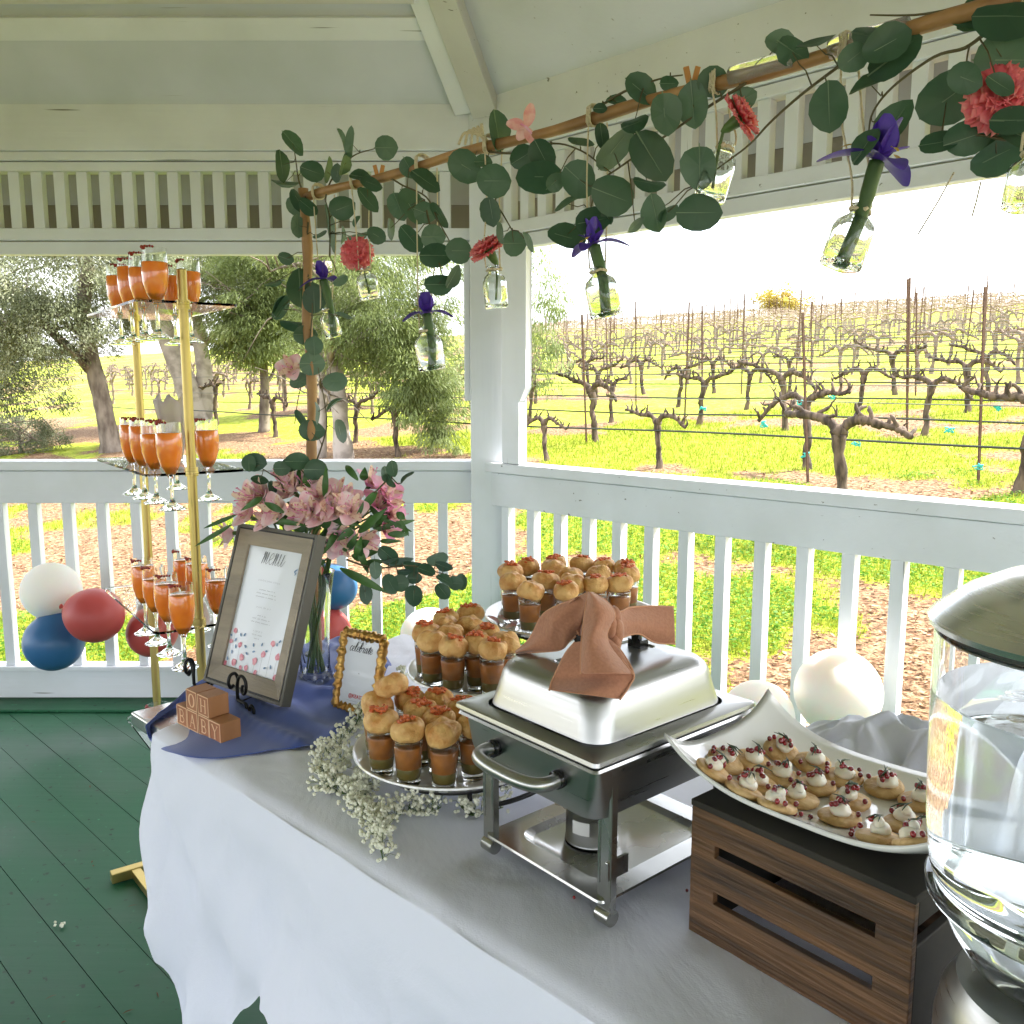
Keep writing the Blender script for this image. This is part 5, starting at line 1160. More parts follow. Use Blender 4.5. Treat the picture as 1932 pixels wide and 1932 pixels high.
LD = [(195,290,95,68,20),(275,335,110,75,30),(430,290,110,20,-15),(525,700,140,120,80),(680,390,95,80,-40),(790,240,110,60,10),(900,300,140,112,-30),(945,380,165,108,-40),(800,560,125,36,-25),(950,830,140,92,-60),(760,980,110,62,-60),(1310,660,180,158,-40),(1425,520,105,88,20),(1690,400,180,170,0),(1560,90,170,108,-10),(1700,110,190,112,0),(1440,120,90,65,0),(1250,950,112,65,-10),(1440,920,130,108,-20),(1600,900,110,100,0),(1640,1040,150,108,-30),(1740,800,125,85,0),(1660,560,90,60,30),(1640,20,120,90,0),(1800,900,120,80,20)]
allL = []
for fr_, Ls in (('A', LA), ('B', LB), ('C', LC), ('D', LD)):
    for q in Ls:
        u_, v_ = fp(fr_, q[0], q[1]); allL.append((fr_, q, u_, v_, plane_t(u_, v_)+random.uniform(-.05, .02)))
BR_ = [('A', [(255,600),(205,480),(175,280),(165,215)], 'upright eucalyptus sprig at the left end of the wooden pole'), ('A', [(430,640),(480,480),(600,330),(700,250),(850,205)], 'eucalyptus sprig with a single round leaf reaching up and right above the pole'),
  ('A', [(560,520),(800,470),(980,460),(1100,520),(1300,620),(1400,820),(1500,1000),(1530,1080)], 'eucalyptus branch arching down beside the post, left of the carnation bottle'), ('B', [(300,500),(290,700),(320,900),(310,1100),(290,1250),(250,1400),(230,1540)], 'eucalyptus wound around the upright wooden pole'),
  ('B', [(330,1765),(380,1620),(395,1500),(350,1250)], 'lowest eucalyptus sprig on the upright pole above the bouquet'), ('C', [(0,540),(250,560),(520,490),(720,540),(860,640),(940,700)], 'dense eucalyptus branch under the pole near the butterfly'), ('C', [(1900,60),(1600,250),(1350,420),(1000,660),(850,780),(780,1000)], 'eucalyptus branch above the iris bottle at the opening edge'),
  ('C', [(160,700),(110,900),(160,990),(230,1110)], 'eucalyptus sprig hanging in front of the corner post'), ('D', [(770,310),(540,480),(330,640),(130,820),(0,960),(-170,1090),(-330,1220)], 'long thin eucalyptus branch slanting down left from the pole'), ('D', [(1570,220),(1430,320),(1225,380),(950,580),(820,745),(790,880)], 'forked eucalyptus branch in front of the right hand frieze'),
  ('D', [(1825,60),(1650,90),(1400,60),(1100,100),(800,100)], 'cut thick stalked eucalyptus branch at the upper right end of the pole'), ('D', [(1825,900),(1700,930),(1540,900),(1400,920),(1250,960)], 'eucalyptus leaves below the large coral carnation'), ('A', [(470,1130),(470,800),(430,640)], 'narrow eucalyptus leaf sprig beside the left twine'), ('C', [(820,250),(1030,120),(1280,30),(1450,0)], 'eucalyptus sprig lying along the top of the pole'), ('A', [(1280,640),(1340,900),(1400,1150),(1450,1320)], 'eucalyptus sprig dangling above the middle iris bottle')]
brs = [dict(pts=[fp(f, *q) for q in pts], lab=lab, L=[]) for f, pts, lab in BR_]
for b__ in brs: b__['P'] = [at_t(u_, v_, plane_t(u_, v_)-.005) for u_, v_ in b__['pts']]; b__['C'] = [V(q) for q in crom([tuple(p) for p in b__['P']], 5)]
for L_ in allL:
    best = min(((b__, q) for b__ in brs for q in b__['pts']), key=lambda t_: (t_[1][0]-L_[2])**2+(t_[1][1]-L_[3])**2); best[0]['L'].append(L_)
def eucalyptus(b__, grp):
    root = empty('eucalyptus_branch', b__['P'][0], b__['lab'], 'eucalyptus branch', grp)
    m = MB(); m.tube(b__['C'], [.0024*(1-.6*i/len(b__['C'])) for i in range(len(b__['C']))], 6); lv = []
    for (f_, q, u_, v_, t) in b__['L']:
        l_ = place_leaf(f_, q[0], q[1], q[2], q[3], q[4], t); lv.append(l_); c = l_[0]; n_ = min(b__['C'], key=lambda p: (p-c).length); d = (n_-c)
        e = c+(d.normalized()*min(l_[4]*.9, d.length) if d.length > 1e-4 else d); md = (n_+e)/2+V((0,0,.006)); m.tube([n_, md, e, c.lerp(e, .15)], [.0012,.0010,.0009,.0006], 5)
    st_ = m.build('stems', M['twig'], root)
    if lv:
        co, fa, ti = leaf_cards(lv); co = co-np.array(root.location); npmesh('leaves', co, fa, EUC, ti, smooth=True, parent=root)
for b__ in brs: eucalyptus(b__, 'eucalyptus branches tied to the pole')
# eucalyptus in the bouquet
BE = [dict(f='F', pts=[(930,800),(1100,850),(1300,835),(1450,870),(1560,900)], lab='eucalyptus branch trailing right from the vase bouquet', leaves=[(1175,770,62,45,40),(1230,800,85,24,-8),(1100,860,48,34,85),(1190,940,58,44,60),(1245,940,50,46,0),(1330,1010,58,50,90),(1330,910,40,34,0),(1325,840,55,32,10),(1400,865,50,34,20),(1465,790,60,36,-10),(1505,840,50,26,20),(1510,920,48,27,30),(1500,985,48,42,50),(1575,940,42,40,0),(1610,930,44,34,80),(1040,1000,56,38,80),(1270,870,40,20,0)]),
      dict(f='F', pts=[(560,400),(530,325),(470,285),(430,260)], lab='eucalyptus sprig rising at the upper left of the bouquet', leaves=[(380,220,62,52,10),(410,330,46,25,10),(490,370,40,24,80),(350,230,40,46,0)]),
      dict(f='F', pts=[(700,420),(700,330),(650,260),(560,260)], lab='eucalyptus sprig behind the middle of the bouquet', leaves=[(540,258,46,42,0),(635,215,64,50,0),(740,265,62,60,0),(590,240,50,40,0)]),
      dict(f='F', pts=[(1080,420),(1150,350),(1190,310),(1240,350),(1285,315)], lab='eucalyptus sprig at the upper right of the bouquet', leaves=[(1205,255,46,32,80),(1165,290,45,30,80),(1285,312,46,11,-40),(1190,330,40,20,60)])]
for b__ in BE:
    b__['P'] = [at_t(*fp(b__['f'], *q), 1.97) for q in b__['pts']]; b__['C'] = [V(q) for q in crom([tuple(p) for p in b__['P']], 5)]
    b__['L'] = [(b__['f'], q, 0, 0, 1.96+random.uniform(-.02, .02)) for q in b__['leaves']]; eucalyptus(b__, 'eucalyptus in the vase bouquet')

# ------------------------------------------------------------------ wooden pole arch
b1 = on_w(575, 380, 1.68); arch = empty('wooden_pole_arch', V((b1.x, b1.y, TZ)), 'wooden pole arch over the table, one upright and one long crossbar', 'arch')
m = MB(); n = 26; ptsu = [V((b1.x+.003*math.sin(i*.9), b1.y, TZ+.006+(1.885-TZ)*i/n)) for i in range(n+1)]; m.tube(ptsu, [.0118+.0014*math.sin(i*1.7) for i in range(n+1)], 12, rough=.03); m.build('upright_pole', M['dowel'], arch)
m = MB(); e_ = V((b1.x+1.62, b1.y-1.62, 1.876)); n = 40; q0 = V((b1.x-.01, b1.y+.01, 1.870))
m.tube([q0.lerp(e_, i/n)+V((0,0,.003*math.sin(i*.8))) for i in range(n+1)], [.0096+.0010*math.sin(i*1.3) for i in range(n+1)], 12, rough=.03); m.build('crossbar', M['dowel'], arch)
for u_ in (1440, 1640):
    p = on_w(u_, 130 if u_ < 1500 else 60, 1.68); p.z = 1.877; d = V((1,-1,0)).normalized(); m = MB(); m.lathe([(.0145,-.05),(.0152,-.02),(.0149,.02),(.0146,.05)], 14, p, M=d.to_track_quat('Z', 'Y').to_matrix()); m.build('clear_tape', M['tape'], arch)
base = V((b1.x, b1.y, TZ)); m = MB(); m.lathe([(0,.005),(.05,.005),(.052,.012),(.045,.018),(.016,.022),(0,.022)], 24, base); m.build('foot_plate', M['black'], arch)
for (u_, v_, lab) in ((715, 325, 'tiny wooden clothespin clipped on the crossbar left of the post'), (1305, 145, 'tiny wooden clothespin clipped on the crossbar above the round leaves')):
    p = on_w(u_, v_, 1.68); o = empty('clothespin', p, lab, 'clothespin', 'clothespins on the crossbar')
    for s_ in (-1, 1): m = MB(); m.seg(p+V((s_*.002,0,-.014)), p+V((s_*.009,0,.014)), .008, .005, (0,1,0)); m.build('arm', M['clip'], o, smooth=False)
# butterfly
p = on_w(993, 240, 1.66); bf = empty('butterfly_clip', p, 'small pink fabric butterfly clipped to the crossbar near the corner', 'butterfly')
m = MB(); m.tube([p+V((-.010,0,.006)), p, p+V((.014,0,-.016))], [.0012,.0028,.0012], 7); m.build('body', M['almag'], bf)
for d, L_, W_ in ((V((.25,0,1)), .042, .022), (V((-1,0,.25)), .036, .024), (V((.35,-.2,-1)), .030, .020), (V((-.6,0,-.8)), .026, .020)):
    m = MB(); petal(m, p, d, V((.3,-1,.2)), L_, W_, .1); m.build('wing', M['butter'], bf, sub=1, smooth=True)

# ------------------------------------------------------------------ twine, bottles and their flowers
def twine_loop(mb, top):
    c = V((top.x, top.y, 1.876)); d = V((1,-1,0)).normalized(); n_ = V((1,1,0)).normalized()
    for k in range(3):
        o = c+d*(.004*k-.004); mb.tube([o+(n_*math.cos(2*PI*j/16)+Zv*math.sin(2*PI*j/16))*(.0155+.001*k)+d*(.003*math.sin(j)) for j in range(17)], .0018, 6)
def make_bottle():
    g = empty('glass_bottle', (0,0,0)); m = MB()
    o_ = [(.0235,-.090),(.0255,-.087),(.0258,-.078),(.0258,-.032),(.0235,-.022),(.0150,-.013),(.0120,-.009),(.0118,-.002),(.0140,-.001),(.0140,.003),(.0120,.004)]
    i_ = [(.0100,.004),(.0098,-.010),(.0130,-.016),(.0215,-.025),(.0236,-.034),(.0236,-.078),(.0210,-.083)]
    def sqp(z): return 2 if z > -.012 else 4
    m = MB(); n = 28; prof = [(0,-.090)]+o_+i_+[(0,-.083)]; vs = []
    for (r, z) in prof:
        e = 2.0+2.2*min(1, max(0, (-z-.012)/.014))
        for k in range(n): q = 2*PI*k/n; x, y = math.cos(q), math.sin(q); mm = (abs(x)**e+abs(y)**e)**(-1/e); vs.append((r*x*mm, r*y*mm, z))
    m.add(vs, [(i*n+k, i*n+(k+1)%n, (i+1)*n+(k+1)%n, (i+1)*n+k) for i in range(len(prof)-1) for k in range(n)])
    m.build('bottle', M['glassg'], g, world=False, auto=60)
    m = MB(); m.tube([V((.0145*math.cos(2*PI*j/16), .0145*math.sin(2*PI*j/16), -.005+.0012*math.sin(j*1.3))) for j in range(17)], .0026, 6, caps=False)
    m.ball((.0165, -.004, -.005), .0045, 7, 5, wob=.2); m.build('neck_twine', M['twine'], g, world=False); return g
bt0 = make_bottle()
def iris_flower(p, d, seed, lab, stalk_to, big=1.5):
    random.seed(seed); g = empty('iris', p, lab, 'iris', 'iris stems in the hanging bottles'); m = MB(); d = d.normalized(); x = d.orthogonal().normalized(); y = d.cross(x)
    for k in range(3):
        a = 2*PI*k/3+seed; q = x*math.cos(a)+y*math.sin(a); petal(m, p, q*1+d*.45, d-q*.3, .036*big, .026*big, .7, cup=.25)
        a += PI/3; q = x*math.cos(a)+y*math.sin(a); petal(m, p, d+q*.35, -q, .033*big, .024*big, -.1, cup=.35); petal(m, p+d*.004, d*.6+q*.8, d, .022*big, .012*big, .1)
    m.build('petals', M['iris'], g, sub=1); m = MB()
    for k in range(3): a = 2*PI*k/3+seed; q = x*math.cos(a)+y*math.sin(a); c = p+(q+d*.35).normalized()*.017*big+d*.0035*big; petal(m, c, q, d, .013*big, .005*big, .3)
    m.build('yellow_signals', M['yellow'], g, sub=1)
    m = MB(); e = stalk_to; m.tube(crom([tuple(p+d*.006), tuple(p-d*.010), tuple(p.lerp(e, .5)+V((.004,0,0))), tuple(e)], 5), [.0045]*3+[.0100]*6+[.0085]*7, 9); m.build('stalk', M['irisleaf'], g)
def carnation(p, f, r, seed, lab, stalk_to=None, back=False):
    random.seed(seed); g = empty('carnation', p, lab, 'carnation', 'coral carnations on the garland'); m = MB(); f = f.normalized(); x = f.orthogonal().normalized(); y = f.cross(x)
    for ring_, (n_, ln, el) in enumerate(((13, 1.0, .05), (12, .92, .35), (10, .75, .75), (8, .55, 1.3), (5, .4, 3))):
        for k in range(n_):
            a = 2*PI*(k+random.random()*.4)/n_+ring_; q = (x*math.cos(a)+y*math.sin(a)+f*el).normalized(); n2_ = (f-q*f.dot(q)).normalized() if abs(f.dot(q)) < .99 else x; s = q.cross(n2_); rows = []
            L_ = r*ln*random.uniform(.92,1.05); W_ = r*.80
            for i in range(5):
                t = i/4; w = W_*(.25+.75*t); c = p-f*r*.35+q*L_*t+n2_*(r*.06*ring_)
                rows.append([c+s*w*(j/6-.5)+n2_*(r*.10*t*math.sin(j*2.4+k*1.7+ring_))+q*(r*.07*t*math.sin(j*3.3+k)) for j in range(7)])
            m.grid(rows)
    m.build('petals', M['carn'], g, solid=.0004); m = MB(); m.tube([p-f*r*.2, p-f*r*.5, p-f*r*.95, p-f*r*1.2], [r*.30, r*.28, r*.2, r*.07], 12)
    if stalk_to: m.tube(crom([tuple(p-f*r*1.1), tuple((p-f*r*1.2).lerp(stalk_to, .4)), tuple(stalk_to)], 5), .0024, 6)
    m.build('calyx_and_stem', M['stem'], g)
BT = [  # name, neck (u,v), plane offset, base (u,v), string tops (u,v)
 ('first', (615,583), (632,640), [(600,372),(622,374)], 'iris', (611,528), 1.68), ('second', (688,507), (700,570), [(672,350),(690,352)], 'carn', (672,475), 1.66), ('third', (803,620), (818,705), [(795,300),(815,300)], 'iris', (806,592), 1.68),
 ('fourth', (930,505), (938,588), [(924,288),(938,286)], 'carn', (916,462), 1.67), ('fifth', (1127,507), (1146,605), [(1120,225),(1136,222)], 'iris', (1122,462), 1.66), ('sixth', (1370,275), (1335,385), [(1352,170),(1366,168)], 'carn', (1408,215), 1.68),
 ('seventh', (1625,392), (1580,515), [(1598,66),(1612,62)], 'iris', (1655,305), 1.66), ('eighth', (1948,285), (1926,400), [(1942,40),(1952,40)], None, None, 1.66)]
for k, (nm, nk, bs, tops, kind, fpx, c) in enumerate(BT):
    pn_ = on_w(*nk, c); tb_ = plane_t(*nk, c); pb = at_t(*bs, tb_+.01); d = (pb-pn_).normalized()
    where = ['leftmost by the upright pole', 'with a coral carnation, second from the left', 'with a violet iris, lowest of all', 'with a carnation in front of the corner post', 'with an iris against the bright sky edge', 'tilted, half hidden by round eucalyptus leaves', 'tilted, with an iris against the white sky', 'cut off by the right edge of the picture'][k]
    o = put(bt0, pn_, 'small hanging glass bottle %s' % where, 'bottle', 'little glass bottles hanging from the crossbar'); L_ = (pb-pn_).length; s_ = .92*min(1.2, max(.8, L_/.090))
    o.scale = (s_, s_, s_); o.rotation_euler = (Matrix.Rotation(.4+.5*k, 3, 'Z')).to_euler(); o.rotation_euler = ((-d).to_track_quat('Z', 'Y').to_matrix() @ Matrix.Rotation(.35+.5*k, 3, 'Z')).to_euler()
    sg = empty('hanging_twine', pn_, 'jute twine holding the %s' % ['leftmost hanging bottle', 'hanging bottle with the full coral carnation', 'lowest hanging iris bottle', 'hanging bottle in front of the post', 'iris bottle at the sky edge', 'hanging bottle behind the round leaves', 'tilted iris bottle against the sky', 'bottle at the right picture edge'][k], 'twine', 'jute twines on the crossbar')
    t0 = on_w(*tops[0], 1.68); m = MB(); twine_loop(m, t0); m.build('loop', M['twine'], sg)
    for j, tp in enumerate(tops):
        q = on_w(*tp, 1.68); q.z = 1.864; q += V((.009,.009,0))*(1 if j else -1); e = pn_+V((.013*(1 if j else -1), 0, .0)); m = MB()
        m.tube(crom([tuple(q), tuple(q.lerp(e, .4)+V((.006*math.sin(k*3+j), .004, 0))), tuple(q.lerp(e, .8)+V((.003*math.cos(k+j), 0, 0))), tuple(e)], 7), .0015, 6); m.build('strand', M['twine'], sg)
    if kind == 'iris':
        p = at_t(*fpx, plane_t(*fpx, c)-.004); iris_flower(p, (p-pb)+V((0,-.01,.02)), k*1.3+.4, 'violet iris with green stalk in the %s hanging bottle' % ('leftmost', '', 'lowest', '', 'sky edge', '', 'tilted')[k], pn_.lerp(pb, .88), (1.35, 1, 1.35, 1, 1.35, 1, 1.7)[k])
    if kind == 'carn':
        p = at_t(*fpx, plane_t(*fpx, c)-.01); f = {1: V((-.1,-1,.35)), 3: V((-.4,-.6,1)), 5: V((.8,-.5,.35))}[k]; f = {1: V((.05,1,-.25))*-1, 3: V((-.5,-.3,.8)), 5: V((.75,-.4,.5))}[k]
        carnation(p, f, {1: .037, 3: .036, 5: .034}[k], k, 'coral carnation in the %s' % {1: 'second hanging bottle from the left', 3: 'bottle hanging before the post', 5: 'tilted bottle behind round leaves'}[k], pn_.lerp(pb, .75))
random.seed(50)
p = on_w(1893, 180, 1.655); carnation(p, V((-.3,-1,.15)), .040, 12, 'largest coral carnation at the right end of the garland')
p = on_w(1835, 225, 1.655)
m = MB(); q = [on_w(1800,325,1.66), on_w(1770,380,1.66), on_w(1732,442,1.66)]; m.tube(q, .0010, 6); o = m.build('loose_twine', M['twine'], None); tag(o, 'loose twine end slanting left against the white sky', 'twine')
m = MB(); q = [on_w(1851,342,1.66), on_w(1842,380,1.66), on_w(1834,408,1.66)]; m.tube(q, .0010, 6); o = m.build('loose_twine', M['twine'], None); tag(o, 'short loose twine end hanging nearly straight below the big carnation leaves', 'twine')
o = put(al[1], on_w(553, 695, 1.66), 'single pink alstroemeria bloom tied to the upright pole', 'flower', 'alstroemeria blooms in the vase'); o.rotation_euler = (1.2, -.9, .2); o.scale = (1.15,)*3
# wrapped knot of straw coloured ribbon near the post
m = MB(); c = on_w(895, 262, 1.70)
for k in range(5): a = .5*k; m.tube(crom([tuple(c+V((-.03+.012*k, 0, -.010))), tuple(c+V((-.018+.008*k, .004, .012+.004*k))), tuple(c+V((.012, 0, .006))), tuple(c+V((.03, -.004, -.008)))], 5), .0026, 6)
o = m.build('raffia_knot', M['twine'], None); tag(o, 'knot of pale raffia wound around the crossbar at the post', 'raffia knot')

# ------------------------------------------------------------------ gypsophila lying on the cloth
def gyp(spine, n_, spread, lab, seed):
    random.seed(seed); P_ = [V(q) for q in crom([tuple(on_z(*fp('G', x, y), TZ+.010+h_)) for x, y, h_ in spine], 8)]; root = empty('baby_breath_sprig', P_[0], lab, 'baby breath', 'baby breath along the plates'); st_ = MB(); fl_ = MB()
    st_.tube(P_, .0012, 5)
    for k in range(int(n_*1.45)):
        b__ = P_[random.randrange(len(P_))]; r = spread*random.random()**.7; a = random.uniform(0, 2*PI); z = random.uniform(0, .035)
        p = V((b__.x+r*math.cos(a), b__.y+r*math.sin(a), TZ+.011+z)); 
        if k % 2 == 0: st_.tube([b__, b__.lerp(p, .5)+V((0,0,.006)), p], .0005, 4, caps=False)
        rr = random.uniform(.0032, .0052)
        for j in range(3): fl_.ball(p+V((random.uniform(-1,1), random.uniform(-1,1), random.uniform(-.6,1)))*rr*.5, rr*.72, 6, 4, wob=.22)
    st_.build('stems', M['stem'], root); fl_.build('blossoms', M['baby'], root)
gyp([(300,790,.03),(285,860,.02),(215,960,.01),(110,1060,0),(90,1130,0)], 130, .022, 'baby breath sprig between the gold frame and the front plate', 1)
gyp([(250,1020,.01),(170,1130,0),(130,1200,0),(240,1230,0),(330,1240,0)], 210, .034, 'densest baby breath sprig left of the front plate', 2)
gyp([(300,1200,0),(270,1300,0),(350,1370,0),(380,1440,0),(400,1540,0)], 210, .027, 'baby breath sprig tapering to a point on the white cloth', 3)
gyp([(400,1380,0),(520,1310,0),(600,1330,0),(680,1290,0)], 80, .024, 'loose baby breath sprig under the rim of the front plate', 4)
gyp([(780,1290,0),(840,1330,0),(980,1290,0)], 60, .022, 'baby breath sprig behind the chafing dish leg', 5)
gyp([(500,640,.02),(480,660,.02)], 22, .012, 'tiny baby breath sprig left of the middle plate', 6)
random.seed(60)
m = MB(); c, z, r = PL[2]
for (x, y) in ((960,400),(1000,390),(1035,410),(1060,400),(985,430)): p = on_z(*fp('G', x, y), z+.012); petal(m, p, V((random.uniform(-1,1), random.uniform(-1,1), .3)), Zv, .030, .020, .2)
o = m.build('pink_petals', M['alpink'], None, sub=1); tag(o, 'loose pink flower petals lying on the rim of the rear plate', 'petals')

# ------------------------------------------------------------------ balloons
def balloon(u_, v_, dist_, r, mt, lab, knot=(0,0,-1), sq=1.0, flat=1.0):
    p = at_t(u_, v_, dist_); g = empty('balloon', p, lab, 'balloon', 'balloons along the railing'); k = V(knot).normalized(); Mx = (-k).to_track_quat('Z', 'Y').to_matrix()
    prof = []
    for i in range(25):
        a = PI*i/24; rr = math.sin(a)*r*flat; z = math.cos(a)*r*sq
        if a > PI*.6: z -= r*.16*((a-PI*.6)/(PI*.4))**2; rr *= 1-.06*((a-PI*.6)/(PI*.4))
        prof.append((max(rr, 0), z))
    m = MB(); m.lathe(prof[::-1], 40, p, M=Mx); m.build('skin', mt, g)
    m = MB(); z0 = prof[-1][1]; m.lathe([(.003, z0+.004),(.005, z0-.002),(.003, z0-.006),(.010, z0-.016),(.011, z0-.018)][::-1], 14, p, M=Mx); m.build('knot', mt, g)
B = balloon
B(97,1115,3.80,.122,M['bwhite'],'white balloon on top of the left balloon cluster',(.3,.2,-1)); B(102,1211,3.78,.122,M['bblue'],'dark blue balloon at the bottom of the left cluster',(.3,0,1))
B(178,1161,3.66,.120,M['bred'],'dusty red balloon in front of the left cluster',(-1,.2,.2),1.0,.93); B(287,1193,3.80,.105,M['bred'],'dark red balloon half hidden behind the flutes',(1,.2,.5))
B(632,1108,3.75,.095,M['bblue'],'blue balloon seen behind the flower vase',(-.5,.2,1)); B(618,1192,3.75,.10,M['bred'],'red balloon low behind the glass vase',(0,.2,1))
B(812,1196,3.55,.120,M['bwhite'],'white balloon at the foot of the corner post',(0,.2,-1),.85); B(1581,1306,2.72,.130,M['bwhite'],'large cream white balloon against the right railing',(.1,.3,-1),1.02)
B(1430,1352,2.72,.110,M['bwhite'],'white balloon partly hidden behind the chafing dish',(.1,.3,-1))
p = at_t(655, 1226, 2.9); 
# small things on the deck
random.seed(70)
for (u_, v_, lab) in ((110,1745,'tiny fallen white blossom on the green deck'),):
    p = on_z(u_, v_, .004); m = MB(); 
    for k in range(7): m.ball(p+V((random.uniform(-.016,.016), random.uniform(-.01,.01), .003)), .0038, 6, 4, wob=.3)
    o = m.build('fallen_blossom', M['baby'], None); tag(o, lab, 'blossom')
m = MB()
for k in range(70):
    p = V((random.uniform(-2.3,-.5), random.uniform(1.4,3.7), .002)); d = V((random.uniform(-1,1), random.uniform(-1,1), 0)).normalized(); blade(m, p, p+d*random.uniform(.006,.03), random.uniform(.002,.006), .002, 3, Zv)
o = m.build('deck_debris', M['litter'], None); tag(o, 'small dry leaf bits scattered over the green deck', 'leaf litter', kind='stuff')
for (u_, v_) in ((1296,1680),(1083,1693)):
    p = on_z(u_, v_, TZ+.008); m = MB(); m.ball(p, .0024, 7, 5); o = m.build('pomegranate_seed', M['seed'], None); tag(o, 'single red seed dropped on the cloth %s' % ('beside the crate' if u_ > 1200 else 'before the chafing dish'), 'pomegranate seed')
# ------------------------------------------------------------------ vineyard
random.seed(101)
def wander(p, d, L_, n, wob, grav=0):
    pts = [V(p)]; d = V(d).normalized()
    for i in range(n): d = (d+V((random.uniform(-wob,wob), random.uniform(-wob,wob)*.7, random.uniform(-wob,wob)+grav))).normalized(); pts.append(pts[-1]+d*(L_/n))
    return pts
def make_vine(seed, detail=True, H=.76, arm=.70):
    random.seed(seed); H *= random.uniform(.86, 1.12); g = empty('grapevine', (0,0,0)); nb_ = 9 if detail else 5; lean = random.uniform(-.14,.14)
    tp = [V((lean*i/6+random.uniform(-.022,.022), random.uniform(-.02,.02), -.06+(H+.06)*i/6)) for i in range(7)]
    tr = MB(); tr.tube([V(q) for q in crom([tuple(q) for q in tp], 3)], [(.062-.02*min(1, i/6)+(.025 if i < 2 else 0)+(.012 if i > 15 else 0))*random.uniform(.88,1.14) for i in range(19)], nb_, rough=.10 if detail else .05)
    tr.ball(tp[-1]+V((0,0,.02)), .062, nb_, 6, wob=.22)
    arms = []
    for s_ in (-1, 1):
        a = MB(); L_ = arm*random.uniform(.75, 1.1); p = tp[-1]+V((0,0,-.01)); pts = [p, p+V((s_*.06,0,.09)), p+V((s_*.14,0,.13))]; q = wander(pts[-1], (s_, 0, random.uniform(-.3,.2)), L_-.14, 8, .27, -.035); pts += q[1:]
        cc = [V(t) for t in crom([tuple(t) for t in pts], 3)]; N_ = len(cc); a.tube(cc, [max(.012, (.040-.020*i/N_)*random.uniform(.8,1.25)) for i in range(N_)], nb_, rough=.12 if detail else 0)
        k = 5
        while k < N_:
            o = cc[k]; up = wander(o, (random.uniform(-.5,.5), random.uniform(-.35,.35), 1), random.uniform(.06,.16), 4, .6); a.tube(up, [.022,.019,.015,.017,.009], max(5, nb_-3), rough=.12 if detail else 0)
            if random.random() < .7:
                for _ in range(random.randint(1,2)): tw = wander(up[-1], (random.uniform(-.9,.9), random.uniform(-.4,.4), .8), random.uniform(.04,.10), 3, .4); a.tube(tw, [.010,.008,.006,.003], 5)
            k += random.choice((3, 4, 4))
        arms.append(a)
    if detail:
        tr.build('trunk', M['bark'], g, world=False)
        for a in arms: a.build('arm', M['bark'], g, world=False)
        return g
    for a in arms: tr.add(a.v, a.f)
    bpy.data.objects.remove(g); return tr.build('grapevine', M['vinefar'], None)
RZ = math.radians(-45)
near = [make_vine(200+k, True) for k in range(6)]; midv = [make_vine(300+k, False) for k in range(6)]
NEARV = [(-7.75,8.39,.72,'grapevine with a single curled arm just right of the post'),(-6.05,8.46,.8,'small grapevine with a short forked head, second in the front row'),(-2.96,6.5,1.0,'nearest and thickest grapevine, arms wide open beside the leaning stake'),(-2.35,8.58,1.1,'stout grapevine with one arm reaching out of the picture at right'),
 (-8.16,9.87,1,'grapevine behind the front row with arms level, left of the opening centre'),(-4.51,9.05,.95,'grapevine standing just behind the thickest one'),(-10.21,7.9,.9,'grapevine seen left of the post behind the pepper tree leaves'),(-14.73,8.55,.95,'grapevine trunk seen right of the gold stand'),(-18.35,9.2,1,'grapevine far left between the olive trunks'),(-12.3,8.6,.9,'grapevine just right of the upright garland pole')]
used_v = set()
def putv(proto, s_, w_, sc, rz, lab, grp):
    if proto.name in used_v: o = copy_tree(proto)
    else: o = proto; used_v.add(proto.name)
    p = SW(s_, w_); o.location = (p.x, p.y, gzf(p.x, p.y)-.02); o.rotation_euler = (0, 0, rz); o.scale = (sc, sc, sc); tag(o, lab, 'grapevine', grp); return o
for k, (s_, w_, sc, lab) in enumerate(NEARV): putv(near[k % 6], s_, w_, sc, RZ+(PI if k in (2, 5) else 0), lab, 'grapevines nearest the gazebo')
rowsw = [11.7+2.1*k for k in range(40)]; cnt = 0; random.seed(5); farv = []; stakes = []
for ri, w_ in enumerate(rowsw):
    s_ = -.97*w_-1.5
    while s_ < -.22*w_+1:
        if w_ < 33: 
            pr = near[cnt % 6] if w_ < 17 else midv[cnt % 6]
            putv(pr, s_+random.uniform(-.15,.15), w_+random.uniform(-.12,.12), random.uniform(.78,1.0), RZ+random.choice((0, PI))+random.uniform(-.12,.12), 'bare gnarled grapevine in the rows climbing the green hill', 'grapevines in the rows up the hill'); cnt += 1
        elif w_ < 48 or random.random() < .5: farv.append((s_+random.uniform(-.2,.2), w_+random.uniform(-.1,.1)))
        s_ += 1.72*random.uniform(.93,1.07)
for w_ in rowsw[:5]:
    s_ = -2.6*w_
    while s_ < -.97*w_-1.7:
        putv(midv[cnt % 6], s_, w_, random.uniform(.85,1.1), RZ+random.uniform(-.1,.1), 'bare grapevine seen between the tree trunks on the left', 'grapevines behind the trees'); cnt += 1; s_ += 1.8
